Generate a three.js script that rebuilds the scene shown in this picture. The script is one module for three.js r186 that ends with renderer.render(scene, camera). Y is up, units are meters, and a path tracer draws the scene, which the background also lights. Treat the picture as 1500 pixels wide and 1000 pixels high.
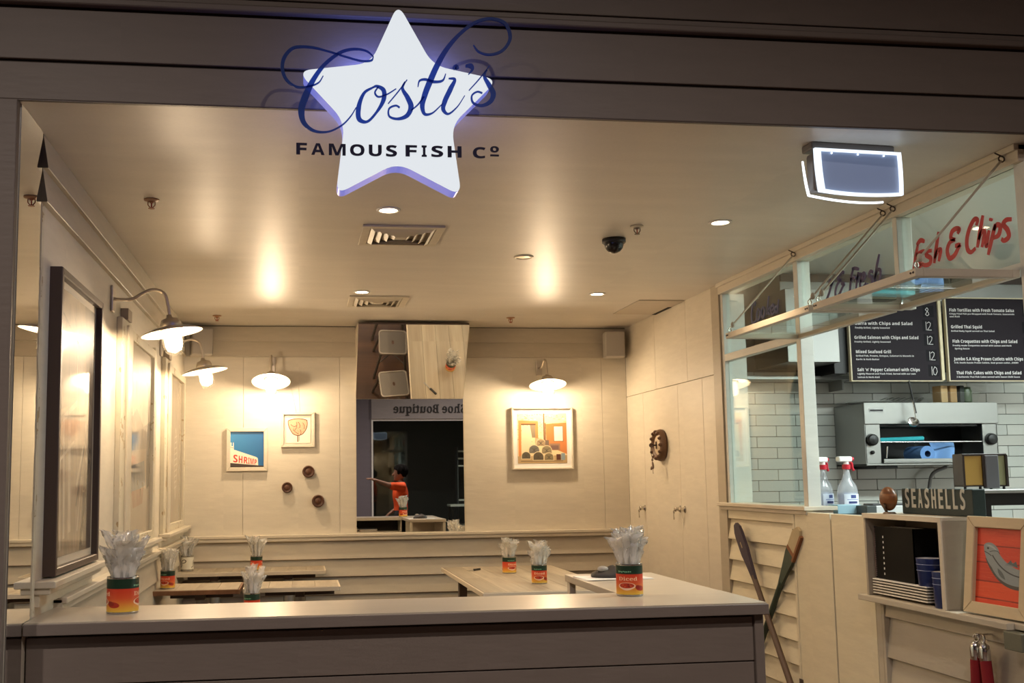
import * as THREE from 'three';
import { RoundedBoxGeometry } from 'three/addons/geometries/RoundedBoxGeometry.js';
import { RectAreaLightUniformsLib } from 'three/addons/lights/RectAreaLightUniformsLib.js';
import { mergeGeometries, mergeVertices, toCreasedNormals } from 'three/addons/utils/BufferGeometryUtils.js';
import { MarchingCubes } from 'three/addons/objects/MarchingCubes.js';
import { FontLoader } from 'three/addons/loaders/FontLoader.js';
import { TextGeometry } from 'three/addons/geometries/TextGeometry.js';

// ---------------------------------------------------------------- camera, exposure, large lights
RectAreaLightUniformsLib.init();
const scene = new THREE.Scene();
scene.background = new THREE.Color(0x000000);
const renderer = new THREE.WebGLRenderer();
renderer.toneMapping = THREE.LinearToneMapping;
renderer.toneMappingExposure = 1.32;
renderer.shadowMap.enabled = true;
const D = Math.PI / 180, FOCAL = 1500, CX = 629.13, CY = 546.62, EYE = 1.45;
const camera = new THREE.PerspectiveCamera(2 * Math.atan(500 / FOCAL) / D, 1.5, 0.05, 60);
camera.position.set(0, EYE, 0);
camera.rotation.set(5.8946 * D, -7.3216 * D, -0.6844 * D, 'YXZ');
camera.setViewOffset(1500, 1000, 750 - CX, 500 - CY, 1500, 1000);   // the photograph is an off-centre crop
camera.updateMatrixWorld(true);

const LIGHT = { lamp: 1.55, down: 4.0, mall: 20.0, star: 2.0, starBack: 2.4, kitchen: 46.0, exit: 0.5 };
const WARM = new THREE.Color().setRGB(1.0, 0.74, 0.48), WARM2 = new THREE.Color().setRGB(1.0, 0.74, 0.48);
const COOL = new THREE.Color().setRGB(0.86, 1.0, 0.97), MALLC = new THREE.Color().setRGB(1.0, 0.86, 0.76);

function rectLight(color, intensity, w, h, pos, target) {
  const l = new THREE.RectAreaLight(color, intensity, w, h);
  l.position.set(...pos); l.lookAt(...target); scene.add(l); l.name = 'panel_light'; return l;
}
function spot(color, intensity, pos, target, angle, penumbra, parent = scene) {
  const l = new THREE.SpotLight(color, intensity, 0, angle, penumbra, 2);
  l.position.set(...pos); l.target.position.set(...target); l.castShadow = true; l.shadow.radius = 2;
  parent.add(l); parent.add(l.target); l.name = 'spot_light'; l.target.name = 'spot_light_target'; return l;
}

// ---------------------------------------------------------------- helpers
let seed = 12345;
const rnd = () => ((seed = (seed * 1664525 + 1013904223) >>> 0) / 4294967296);
const rr = (a, b) => a + (b - a) * rnd();
const used = new Map();
function numbered(n) { const k = used.get(n) || 0; used.set(n, k + 1); return k ? n + '_' + String(k).padStart(3, '0') : n; }
// a pixel gives a direction; its distance comes from the plane the thing lies on
const CAMR = new THREE.Matrix4().extractRotation(camera.matrixWorld);
function ray(px, py) { return new THREE.Vector3(px - CX, -(py - CY), -FOCAL).normalize().applyMatrix4(CAMR); }
const onX = (px, py, x) => { const d = ray(px, py); return d.multiplyScalar(x / d.x).add(new THREE.Vector3(0, EYE, 0)); };
const onY = (px, py, y) => { const d = ray(px, py); return d.multiplyScalar((y - EYE) / d.y).add(new THREE.Vector3(0, EYE, 0)); };
const onZ = (px, py, z) => { const d = ray(px, py); return d.multiplyScalar(z / d.z).add(new THREE.Vector3(0, EYE, 0)); };

function mesh(name, geo, mat, parent) {
  const m = new THREE.Mesh(geo, mat); m.name = name; m.castShadow = m.receiveShadow = true; parent.add(m); return m;
}
function thing(name, label, category, pos = [0, 0, 0], turn = 0, group) {
  const o = new THREE.Group(); o.name = numbered(name); o.position.set(...pos); o.rotation.y = turn;
  o.userData = { label, category }; if (group) o.userData.group = group; scene.add(o); return o;
}
function single(name, geo, mat, label, category, group) {
  const m = mesh(numbered(name), geo, mat, scene); m.userData = { label, category }; if (group) m.userData.group = group; return m;
}
function struct(name, geo, mat, label, category = 'wall') {
  const m = geo ? mesh(name, geo, mat, scene) : new THREE.Group();
  if (!geo) { m.name = name; scene.add(m); }
  m.userData = { kind: 'structure', label, category }; return m;
}
function copy(src, pos, turn, label) {
  const c = src.clone(); c.name = numbered(src.name.replace(/_\d{3}$/, '')); c.position.set(...pos); if (turn !== undefined) c.rotation.y = turn;
  c.userData = { ...src.userData }; if (label) c.userData.label = label; scene.add(c); return c;
}
const merge = (list) => mergeGeometries(list.map((g) => { const n = g.index ? g.toNonIndexed() : g; for (const k of Object.keys(n.attributes)) if (!['position', 'normal', 'uv'].includes(k)) n.deleteAttribute(k); return n; }));
// boxes given by their limits; uv in metres
function metricUV(g) {
  const n = g.index ? g.toNonIndexed() : g, p = n.attributes.position, no = n.attributes.normal, uv = new Float32Array(p.count * 2);
  for (let i = 0; i < p.count; i++) {
    const ax = Math.abs(no.getX(i)), ay = Math.abs(no.getY(i)), az = Math.abs(no.getZ(i));
    let u, v; if (ax >= ay && ax >= az) { u = p.getZ(i); v = p.getY(i); } else if (ay >= az) { u = p.getX(i); v = p.getZ(i); } else { u = p.getX(i); v = p.getY(i); }
    uv[2 * i] = u; uv[2 * i + 1] = v;
  }
  n.setAttribute('uv', new THREE.BufferAttribute(uv, 2)); return n;
}
function bx(x0, x1, y0, y1, z0, z1, r = 0) {
  const w = Math.abs(x1 - x0), h = Math.abs(y1 - y0), d = Math.abs(z1 - z0);
  r = Math.min(r, w / 2.2, h / 2.2, d / 2.2);
  const g = r > 0 ? new RoundedBoxGeometry(w, h, d, 1, r) : new THREE.BoxGeometry(w, h, d);
  g.translate((x0 + x1) / 2, (y0 + y1) / 2, (z0 + z1) / 2); return metricUV(g);
}
const cyl = (r0, r1, h, x, y, z, n = 20) => new THREE.CylinderGeometry(r1, r0, h, n).translate(x, y + h / 2, z);
const lathe = (pts, n = 28) => new THREE.LatheGeometry(pts.map((p) => new THREE.Vector2(p[0], p[1])), n);
function tube(pts, r, seg = 24, rad = 8, closed = false) {
  return new THREE.TubeGeometry(new THREE.CatmullRomCurve3(pts.map((p) => p.isVector3 ? p : new THREE.Vector3(...p)), closed), seg, r, rad, closed);
}
function rod(a, b, r, n = 8) {
  const A = a.isVector3 ? a : new THREE.Vector3(...a), B = b.isVector3 ? b : new THREE.Vector3(...b), d = B.clone().sub(A), L = d.length();
  const g = new THREE.CylinderGeometry(r, r, L, n);
  g.applyQuaternion(new THREE.Quaternion().setFromUnitVectors(new THREE.Vector3(0, 1, 0), d.normalize())); g.translate(...A.clone().add(B).multiplyScalar(0.5).toArray()); return g;
}
// weatherboard: runs along +x, front towards +z, thick lower lip
function wboard(len, h, t0 = 0.02, t1 = 0.006) {
  const s = new THREE.Shape([[0, 0], [t0 - 0.002, 0], [t0, 0.002], [t1, h], [0, h]].map((p) => new THREE.Vector2(...p)));
  const g = new THREE.ExtrudeGeometry(s, { depth: len, bevelEnabled: false });
  g.rotateY(-Math.PI / 2); // (z,y,x) -> x along length
  g.translate(len, 0, 0); const n = g.index ? g.toNonIndexed() : g;
  n.computeVertexNormals(); return metricUV(n);
}
// flat stroke with a width along it, lying on a plane with normal n, thickness d
function stroke(pts, widths, n, d, steps = 10, closed = false) {
  const c = new THREE.CatmullRomCurve3(pts, closed, 'centripetal'), N = (pts.length - 1) * steps, pos = [], idx = [];
  const W = (t) => { if (typeof widths === 'number') return widths; const f = t * (widths.length - 1), i = Math.min(widths.length - 2, Math.floor(f)); return widths[i] + (widths[i + 1] - widths[i]) * (f - i); };
  const nn = n.clone().multiplyScalar(d);
  for (let i = 0; i <= N; i++) {
    const t = i / N, p = c.getPoint(t), g = c.getTangent(t), s = n.clone().cross(g).normalize().multiplyScalar(W(t) / 2);
    for (const v of [p.clone().add(s).add(nn), p.clone().sub(s).add(nn), p.clone().sub(s), p.clone().add(s)]) pos.push(v.x, v.y, v.z);
  }
  for (let i = 0; i < N; i++) { const a = i * 4, b = a + 4; for (let k = 0; k < 4; k++) { const e = (k + 1) % 4; idx.push(a + k, a + e, b + e, a + k, b + e, b + k); } }
  idx.push(0, 3, 2, 0, 2, 1); const z = N * 4; idx.push(z, z + 1, z + 2, z, z + 2, z + 3);
  const g = new THREE.BufferGeometry(); g.setAttribute('position', new THREE.Float32BufferAttribute(pos, 3)); g.setIndex(idx);
  const f = g.toNonIndexed(); f.computeVertexNormals(); f.setAttribute('uv', new THREE.BufferAttribute(new Float32Array(f.attributes.position.count * 2), 2)); return f;
}
function quadXY(w, h) { return new THREE.PlaneGeometry(w, h); }

// ---------------------------------------------------------------- procedural textures and materials
function noiseTex(size, fn, srgb = true) {
  const data = new Uint8Array(size * size * 4);
  for (let y = 0; y < size; y++) for (let x = 0; x < size; x++) { const c = fn(x / size, y / size); const i = (y * size + x) * 4; data[i] = c[0]; data[i + 1] = c[1]; data[i + 2] = c[2]; data[i + 3] = 255; }
  const t = new THREE.DataTexture(data, size, size); t.wrapS = t.wrapT = THREE.RepeatWrapping; t.magFilter = t.minFilter = THREE.LinearFilter; if (srgb) t.colorSpace = THREE.SRGBColorSpace; t.needsUpdate = true; return t;
}
const hash = (x, y) => { let h = (x * 374761393 + y * 668265263) | 0; h = Math.imul(h ^ (h >>> 13), 1274126177); return ((h ^ (h >>> 16)) >>> 0) / 4294967296; };
function vnoise(x, y, p) { // periodic value noise
  const xi = Math.floor(x), yi = Math.floor(y), fx = x - xi, fy = y - yi, s = (t) => t * t * (3 - 2 * t), m = (a) => ((a % p) + p) % p;
  const a = hash(m(xi), m(yi)), b = hash(m(xi + 1), m(yi)), c = hash(m(xi), m(yi + 1)), d = hash(m(xi + 1), m(yi + 1));
  return a + (b - a) * s(fx) + (c - a) * s(fy) + (a - b - c + d) * s(fx) * s(fy);
}
const fbm = (x, y, p, o = 4) => { let v = 0, a = 0.5, f = 1; for (let i = 0; i < o; i++) { v += a * vnoise(x * f + i * 7, y * f + i * 3, p * f); a *= 0.5; f *= 2; } return v; };
const lin = (r, g, b) => new THREE.Color().setRGB(r, g, b);
const std = (c, roughness = 0.6, extra = {}) => new THREE.MeshPhysicalMaterial({ color: c.isColor ? c : lin(...c), roughness, ...extra });
// paint: faint brush mottling used for the painted timber
const paintTex = noiseTex(256, (u, v) => { const n = fbm(u * 6, v * 24, 6 * 4, 4), k = 238 + 14 * n + 4 * (hash(u * 256 | 0, v * 256 | 0) - 0.5); return [k, k, k * 0.995]; });
const paintBump = noiseTex(256, (u, v) => { const n = fbm(u * 10, v * 60, 60, 4) * 255; return [n, n, n]; }, false);
const wornTex = noiseTex(512, (u, v) => { const n = fbm(u * 8, v * 8, 8, 5), m = fbm(u * 40 + 5, v * 40, 40, 3); const worn = n > 0.6 && m > 0.42; const k = 240 + 12 * (m - 0.5); return worn ? [176 + 30 * m, 160 + 30 * m, 130 + 30 * m] : [k, k, k * 0.98]; });
const woodTex = (a, b, fx = 2, fy = 40, swap = false) => noiseTex(512, (u0, v0) => { const u = swap ? v0 : u0, v = swap ? u0 : v0; const g = fbm(u * fx + 0.3 * fbm(u * 4, v * 4, 4), v * fy, fy * 2, 5), s = vnoise(u * 3, v * 200, 200); const t = Math.min(1, Math.max(0, (g - 0.25) * 1.7)) * 0.8 + 0.2 * s; return [0, 1, 2].map((i) => a[i] + (b[i] - a[i]) * t); });
const rep = (t, x, y) => { const c = t.clone(); c.repeat.set(x, y); c.needsUpdate = true; return c; };
const paint = (c, r = 0.5, extra = {}) => std(c, r, { map: rep(paintTex, 1.7, 1.7), bumpMap: rep(paintBump, 1.5, 1.5), bumpScale: 0.0006, ...extra });

const M = {
  wall: paint([0.74, 0.68, 0.57], 0.5),
  ceiling: std([0.76, 0.71, 0.64], 0.4, { map: rep(paintTex, 0.5, 0.5), specularIntensity: 0.9 }),
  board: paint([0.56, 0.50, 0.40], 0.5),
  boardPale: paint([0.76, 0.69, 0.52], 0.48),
  trim: paint([0.70, 0.63, 0.51], 0.42),
  facade: paint([0.20, 0.165, 0.145], 0.5),
  worn: std([0.72, 0.66, 0.54], 0.6, { map: rep(wornTex, 1.3, 1.3), bumpMap: rep(wornTex, 1.3, 1.3), bumpScale: 0.0015 }),
  groove: std([0.03, 0.024, 0.02], 0.9),
  countertop: std([0.54, 0.475, 0.385], 0.28, { map: rep(paintTex, 0.8, 2.0) }),
  mirror: new THREE.MeshPhysicalMaterial({ color: lin(0.88, 0.89, 0.88), metalness: 1, roughness: 0.01 }),
  glass: new THREE.MeshPhysicalMaterial({ color: lin(0.93, 0.98, 0.955), transmission: 1, thickness: 0, roughness: 0, ior: 1.5 }),
  clear: new THREE.MeshPhysicalMaterial({ color: lin(0.97, 0.98, 0.97), transmission: 1, thickness: 0, roughness: 0.02, ior: 1.4 }),
  film: new THREE.MeshPhysicalMaterial({ color: lin(0.96, 0.95, 0.92), transmission: 0.74, thickness: 0, roughness: 0.1, ior: 1.5 }),
  plasticWhite: std([0.82, 0.8, 0.76], 0.35),
  steel: new THREE.MeshPhysicalMaterial({ color: lin(0.34, 0.34, 0.325), metalness: 1, roughness: 0.45 }),
  steelDull: new THREE.MeshPhysicalMaterial({ color: lin(0.42, 0.42, 0.40), metalness: 0.9, roughness: 0.5 }),
  chrome: new THREE.MeshPhysicalMaterial({ color: lin(0.8, 0.8, 0.8), metalness: 1, roughness: 0.1 }),
  nickel: new THREE.MeshPhysicalMaterial({ color: lin(0.62, 0.58, 0.52), metalness: 1, roughness: 0.22 }),
  black: std([0.012, 0.011, 0.011], 0.4),
  blackGloss: std([0.008, 0.007, 0.008], 0.2),
  brownDark: std([0.075, 0.05, 0.04], 0.45),
  white: std([0.8, 0.79, 0.76], 0.45),
  rubber: std([0.02, 0.02, 0.02], 0.7),
  framePaint: std([0.74, 0.67, 0.55], 0.4, { map: rep(paintTex, 3, 3) }),
  galv: paint([0.30, 0.31, 0.31], 0.5, { metalness: 0 }),
};
M.zincArm = new THREE.MeshPhysicalMaterial({ color: lin(0.55, 0.49, 0.41), metalness: 0.85, roughness: 0.38 });
function emissive(c, k) { return new THREE.MeshPhysicalMaterial({ color: lin(0.02, 0.02, 0.02), emissive: c, emissiveIntensity: k, roughness: 0.6 }); }
function canvasTex(w, h, draw) {
  const c = document.createElement('canvas'); c.width = w; c.height = h; draw(c.getContext('2d'), w, h);
  const t = new THREE.CanvasTexture(c); t.colorSpace = THREE.SRGBColorSpace; t.magFilter = THREE.LinearFilter; t.anisotropy = 8; return t;
}
const print = (t, r = 0.5, extra = {}) => new THREE.MeshPhysicalMaterial({ map: t, roughness: r, ...extra });
const FONT_B = await new FontLoader().loadAsync('fonts/droid/droid_sans_bold.typeface.json');
const FONT_S = await new FontLoader().loadAsync('fonts/droid/droid_serif_bold.typeface.json');
function textGeo(str, font, size, depth) { const g = new TextGeometry(str, { font, size, depth, curveSegments: 5, bevelEnabled: false }); g.computeBoundingBox(); return g; }
// text fitted between two points on a plane facing +z or turned by `turn` about y
function fitText(str, font, a, b, cap, depth) {
  const g = textGeo(str, font, 1, depth / cap); const bb = g.boundingBox, w = b.clone().sub(a).length();
  g.translate(-bb.min.x, 0, 0); g.scale(w / (bb.max.x - bb.min.x), cap / 0.73, cap); return g;
}

// ---------------------------------------------------------------- the setting
const XL = -0.91, XR = 2.74, ZB = -8.32, ZF = -3.375, HC = 2.7, ZK = -6.95, YT = 0.78;
const floorTex = woodTex([70, 48, 34], [108, 78, 56], 1.2, 14);
struct('floor', bx(-6.5, 7, -0.1, 0, -8.6, 3.3), std([1, 1, 1], 0.45, { map: rep(floorTex, 0.8, 0.8) }), 'brown timber floor under the tables', 'floor');
// restaurant ceiling: satin paint
const ceilGroup = struct('ceiling', bx(XL - 0.12, XR + 0.06, HC, HC + 0.12, ZB - 0.12, ZF - 0.016), M.ceiling, 'satin cream painted ceiling of the dining area', 'ceiling');
struct('wall_left', bx(XL - 0.14, XL, 0, HC, ZB - 0.12, ZF - 0.03), M.wall, 'cream painted side wall behind the old window frames');
struct('wall_mall_end', bx(-6.5, -6.4, 0, 4.3, ZF, 3.3), M.facade, 'dim end wall of the mall corridor');
struct('wall_mall_far', bx(7, 7.1, 0, 4.3, ZF, 3.3), M.facade, 'dim far end wall of the mall corridor');
struct('ceiling_mall', bx(-6.5, 7.1, 4.2, 4.3, ZF - 0.1, 3.3), std([0.35, 0.33, 0.31], 0.8), 'plain mall corridor ceiling', 'ceiling');

// back wall: backing plus lining panels with fine joints
const wallBack = struct('wall_back', bx(XL - 0.12, XR, 0, HC, ZB - 0.12, ZB - 0.012), M.wall, 'cream lined back wall with weatherboard dado and frieze');
{
  const list = [[XL, -0.44], [-0.438, 0.33], [0.332, 0.462], [1.345, 2.525], [2.527, XR]];
  for (const [a, b] of list) mesh('panel', bx(a, b, 1.0, 2.46, ZB - 0.012, ZB, 0.0012), M.wall, wallBack);
  // frieze boards
  for (const [a, b] of [[XL, 0.458], [1.36, XR]]) for (let k = 0; k < 2; k++) {
    const m = mesh('weatherboard', wboard(b - a, 0.125, 0.022, 0.008), M.board, wallBack); m.position.set(a, 2.446 + k * 0.1235, ZB + 0.0);
  }
  for (const [a, b] of [[XL, 0.458], [1.36, XR]]) mesh('cornice_strip', bx(a, b, 2.69, 2.6999, ZB - 0.01, ZB + 0.006), M.groove, wallBack);
  // dado boards
  for (let k = 0; k < 7; k++) {
    const m = mesh('weatherboard', wboard(XR - XL, 0.142, 0.034, 0.005), M.board, wallBack); m.position.set(XL, 0.828 - k * 0.139, ZB + 0.004);
  }
  mesh('dado_rail', merge([bx(XL, XR, 0.972, 1.022, ZB - 0.004, ZB + 0.05, 0.004), bx(XL, XR, 1.0, 1.024, ZB - 0.004, ZB + 0.062, 0.005)]), M.trim, wallBack);
}

// left wall cladding
const wallLeftGroup = struct('trim_1', null, null, 'weatherboard frieze and dado along the side wall', 'trim');
{
  const L = ZB + 3.70;
  for (let k = 0; k < 2; k++) { const m = mesh('weatherboard', wboard(-L, 0.125, 0.024, 0.004), M.board, wallLeftGroup); m.rotation.y = Math.PI / 2; m.position.set(XL, 2.446 + k * 0.1235, -3.70); const e = mesh('shaded_end', wboard(0.004, 0.125, 0.024, 0.004), std([0.1, 0.082, 0.055], 0.8), wallLeftGroup); e.rotation.y = Math.PI / 2; e.position.set(XL, 2.446 + k * 0.1235, -3.6958); }  // dark end caps stand in for shade on the board ends
  for (let k = 0; k < 7; k++) { const m = mesh('weatherboard', wboard(-(ZB + 4.05), 0.142, 0.024, 0.006), M.board, wallLeftGroup); m.rotation.y = Math.PI / 2; m.position.set(XL + 0.002, 0.828 - k * 0.139, -4.05); }
  mesh('dado_rail', merge([bx(XL - 0.004, XL + 0.035, 0.972, 1.02, ZB, -4.05, 0.004), bx(XL - 0.004, XL + 0.05, 1.0, 1.024, ZB, -4.05, 0.005)]), M.trim, wallLeftGroup);
}
// strip of mirror between the front post and the wall lining
single('wall_mirror', merge([bx(XL, XL + 0.005, 0.992, 2.698, -3.69, -3.592), bx(XL, XL + 0.005, 0.02, 2.698, -3.592, -3.407)]), M.mirror, 'narrow full-height wall mirror beside the front post', 'mirror');
{ // broken plaster edge beside the mirror
  const sh = []; for (let i = 0; i <= 40; i++) { const y = 1.0 + 1.44 * i / 40; sh.push(new THREE.Vector2(-3.695 - (y > 1.55 && y < 2.2 ? 0.012 * hash(i, 3) : 0.002), y)); }
  for (let i = 40; i >= 0; i--) { const y = 1.0 + 1.44 * i / 40; sh.push(new THREE.Vector2(-3.725 - 0.012 * hash(i, 9), y)); }
  const e = new THREE.ExtrudeGeometry(new THREE.Shape(sh), { depth: 0.008, bevelEnabled: false }); e.rotateY(-Math.PI / 2); // shape x -> z
  const q = e.attributes.position; for (let i = 0; i < q.count; i++) q.setX(i, XL + Math.abs(q.getX(i)));
  e.computeVertexNormals(); mesh('chipped_edge', metricUV(e), M.worn, wallLeftGroup);
}

// ---------------------------------------------------------------- shop front
const fascia = struct('wall_front', bx(-6.4, 7, HC + 0.121, 4.2, ZF - 0.115, ZF - 0.012), M.groove, 'taupe weatherboard shop fascia over the opening');
{
  const rows = [[2.7, 2.828], [2.838, 3.012]];
  for (const [a, b] of rows) for (const [x0, x1] of [[-6.4, 7]]) mesh('fascia_board', bx(x0, x1, a, b, ZF - 0.014, ZF, 0.003), M.facade, fascia);
  mesh('moulding', merge([bx(-6.4, 7, 3.024, 3.05, ZF - 0.014, ZF + 0.018, 0.006), bx(-6.4, 7, 3.05, 3.07, ZF - 0.014, ZF + 0.008, 0.003)]), M.facade, fascia);
  for (let k = 0; k < 5; k++) mesh('fascia_board', bx(-6.4, 7, 3.078 + k * 0.21, 3.278 + k * 0.21, ZF - 0.014, ZF, 0.003), M.facade, fascia);
  mesh('edge_bead', bx(XL - 0.06, XR + 0.06, 2.697, 2.7, ZF - 0.014, ZF - 0.001), M.brownDark, fascia); for (const [a, b] of [[-6.4, XL - 0.12], [XR + 0.06, 7]]) mesh('backing', bx(a, b, HC, HC + 0.121, ZF - 0.115, ZF - 0.012), M.groove, fascia);
}
const facadeLeft = struct('wall_front_side', bx(-6.4, -0.99, 0, HC, ZF - 0.115, ZF - 0.012), M.groove, 'taupe weatherboard shop front beside the post');
for (let k = 0; k < 22; k++) { const h = 0.125; mesh('facade_board', bx(-6.4, -0.992, 2.685 - (k + 1) * h + 0.012, 2.685 - k * h, ZF - 0.014, ZF - 0.004, 0.003), M.facade, facadeLeft); }
struct('trim_2', bx(-0.99, XL, 0, HC, ZF - 0.03, ZF + 0.004, 0.003), M.facade, 'taupe square post at the edge of the opening', 'post');
struct('wall_front_right', bx(XR + 0.07, 7, 0, HC, ZF - 0.115, ZF), M.facade, 'taupe shop front beside the servery');

// counter
{
  const t = thing('front_counter', 'L-shaped painted counter with taupe boarded front and pale top', 'counter', [0, 0, 0]);
  const x1 = 1.69, yT = 0.99;
  mesh('counter_top', merge([bx(-0.904, x1, 0.955, yT, -4.03, -3.605), bx(1.262, x1, 0.958, yT - 0.0005, -4.845, -4.03, 0.003)]), M.countertop, t);
  mesh('front_edge', bx(-0.904, x1 + 0.003, 0.948, 0.986, -3.606, -3.594, 0.003), M.facade, t);
  mesh('carcass', bx(-0.904, x1 - 0.03, 0.0, 0.95, -3.69, -3.665), M.groove, t);
  for (let k = 0; k < 6; k++) { const h = 0.158; const top = 0.936 - k * (h + 0.004); mesh('front_board', bx(-0.904, 1.652, Math.max(0.002, top - h), top, -3.666, -3.645 - 0.002 * (k % 2), 0.003), M.facade, t); }
  mesh('corner_post', bx(1.652, 1.687, 0, 0.954, -3.70, -3.632, 0.003), M.facade, t);
  mesh('end_panel', bx(1.655, 1.685, 0, 0.956, -4.83, -3.70, 0.003), M.trim, t);
  mesh('leg', bx(1.27, 1.30, 0, 0.957, -4.835, -4.79, 0.003), M.trim, t);
  mesh('back_panel', bx(1.3, 1.655, 0.25, 0.956, -4.075, -4.055), M.trim, t);
  mesh('shelf', bx(-0.9, 1.26, 0.80, 0.818, -3.99, -3.67), M.trim, t);
  for (const x of [-0.88, 0.2, 1.24]) mesh('divider', bx(x, x + 0.02, 0.002, 0.955, -3.99, -3.70), M.trim, t);
}
// magazines on the counter shelf
{
  const cols = [[0.55, 0.5, 0.42], [0.2, 0.2, 0.22], [0.6, 0.58, 0.55], [0.35, 0.28, 0.22], [0.66, 0.62, 0.55]];
  let n = 0; for (const [x, cnt] of [[0.62, 7], [0.86, 5], [-0.2, 4]]) for (let i = 0; i < cnt; i++) {
    const m = single('magazine', bx(-0.105, 0.105, 0, 0.006, -0.14, 0.14, 0.001), std(cols[n++ % 5], 0.4), x > 0.8 ? 'magazine in the shorter pile on the shelf under the counter' : x > 0 ? 'magazine in the taller pile on the shelf under the counter' : 'magazine in the small pile at the wall end under the counter', 'magazine', 'magazines under the counter');
    m.position.set(x + rr(-0.012, 0.012), 0.8184 + i * 0.0064, -3.84 + rr(-0.01, 0.01)); m.rotation.y = rr(-0.08, 0.08);
  }
}

// ---------------------------------------------------------------- picture prints (flat)
const smear = (c, w, h, n, cols, hmin, hmax) => { for (let i = 0; i < n; i++) { c.globalAlpha = rr(0.05, 0.28); c.fillStyle = cols[Math.floor(rnd() * cols.length)]; const x = rnd() * w, y = rnd() * h, ww = rr(4, 34), hh = rr(hmin, hmax); c.beginPath(); c.moveTo(x, y); c.quadraticCurveTo(x + ww, y + hh * 0.3, x + ww * rr(0.2, 1), y + hh); c.quadraticCurveTo(x - ww * 0.3, y + hh * 0.6, x, y); c.fill(); } c.globalAlpha = 1; };
const shape = (c, col, pts) => { c.fillStyle = col; c.beginPath(); pts.forEach(([x, y], i) => i ? c.lineTo(x, y) : c.moveTo(x, y)); c.closePath(); c.fill(); };
const TEX = {
  boat: canvasTex(360, 512, (c, w, h) => { // weathered dock scene, browns and greys with pale rigging
    c.fillStyle = '#8d7c66'; c.fillRect(0, 0, w, h);
    smear(c, w, h, 320, ['#b09b80', '#6d5d4c', '#a08a70', '#d0c0a6', '#574a3e'], 30, 150);
    shape(c, '#4e4640', [[250, 0], [360, 0], [360, 512], [240, 512], [300, 260]]); shape(c, '#6d6154', [[0, 80], [150, 60], [250, 120], [240, 200], [0, 240]]);
    c.strokeStyle = '#d8ccb8'; for (const [x0, y0, x1, y1, lw] of [[70, 250, 90, 480, 16], [120, 240, 140, 470, 22], [40, 300, 60, 500, 10], [60, 250, 190, 210, 12], [40, 330, 170, 290, 7], [200, 380, 260, 300, 12], [215, 470, 250, 360, 8], [20, 200, 60, 60, 5], [180, 60, 190, 230, 6]]) { c.lineWidth = lw; c.globalAlpha = 0.8; c.beginPath(); c.moveTo(x0, y0); c.lineTo(x1, y1); c.stroke(); }
    c.strokeStyle = '#2b2521'; for (const [x0, y0, x1, y1, lw] of [[300, 250, 200, 420, 10], [340, 300, 250, 500, 16], [150, 40, 260, 200, 5], [20, 40, 230, 100, 4], [100, 20, 110, 240, 4]]) { c.lineWidth = lw; c.beginPath(); c.moveTo(x0, y0); c.lineTo(x1, y1); c.stroke(); } c.globalAlpha = 1;
    smear(c, w, h, 120, ['#efe4cf', '#3a322c'], 10, 70);
  }),
  pier: canvasTex(360, 512, (c, w, h) => { // pale headland, crab pots and bucket
    c.fillStyle = '#b6a78f'; c.fillRect(0, 0, w, h); smear(c, w, h, 120, ['#c9bca6', '#9a8a73', '#d8ccb8'], 40, 150);
    shape(c, '#857666', [[0, 220], [120, 170], [230, 215], [360, 190], [360, 300], [0, 300]]); shape(c, '#9b8b75', [[0, 290], [360, 270], [360, 512], [0, 512]]);
    shape(c, '#5f6a72', [[20, 330], [250, 310], [280, 380], [40, 400]]); shape(c, '#8c5a38', [[60, 395], [250, 385], [230, 430], [80, 440]]); shape(c, '#3f352c', [[280, 210], [330, 200], [340, 380], [290, 390]]);
    smear(c, w, 420, 90, ['#7f97a8', '#d9c8ac', '#4a3b2e', '#c98d5c'], 8, 40); smear(c, w, h, 50, ['#a89983'], 60, 150);
  }),
  reeds: canvasTex(360, 512, (c, w, h) => { // pale fish skeleton drawing on grey brown
    c.fillStyle = '#9c8c76'; c.fillRect(0, 0, w, h); smear(c, w, h, 160, ['#ad9e88', '#85755f', '#bdb09a'], 40, 160);
    c.strokeStyle = '#d9ceb8'; c.lineWidth = 7; c.beginPath(); c.moveTo(180, 180); c.quadraticCurveTo(110, 300, 180, 430); c.quadraticCurveTo(250, 300, 180, 180); c.stroke(); c.lineWidth = 4; for (let i = 0; i < 10; i++) { c.beginPath(); c.moveTo(150, 215 + i * 20); c.lineTo(210, 205 + i * 20); c.stroke(); }
    c.strokeStyle = '#54473a'; c.lineWidth = 8; c.beginPath(); c.moveTo(300, 60); c.lineTo(270, 230); c.lineTo(300, 400); c.stroke();
  }),
  shrimp: canvasTex(400, 400, (c, w, h) => {
    const g = c.createLinearGradient(0, 0, w, 0); g.addColorStop(0, '#2f88c4'); g.addColorStop(1, '#1f639e'); c.fillStyle = g; c.fillRect(0, 0, w, h);
    shape(c, '#f3ead8', [[0, 195], [60, 205], [310, 285], [330, 300], [335, 380], [0, 352]]);
    shape(c, '#f3ead8', [[0, 120], [14, 120], [14, 160], [30, 160], [30, 120], [40, 120], [42, 210], [0, 200]]); c.strokeStyle = '#30586f'; c.lineWidth = 4; c.beginPath(); c.moveTo(0, 172); c.lineTo(38, 182); c.stroke();
    shape(c, '#3a2b25', [[0, 350], [400, 385], [400, 400], [0, 400]]); shape(c, '#1d1715', [[0, 392], [400, 396], [400, 400], [0, 400]]);
    c.save(); c.transform(1, 0.15, -0.02, 1, 0, 0); c.fillStyle = '#d2382a'; c.font = 'bold 118px sans-serif';
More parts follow.
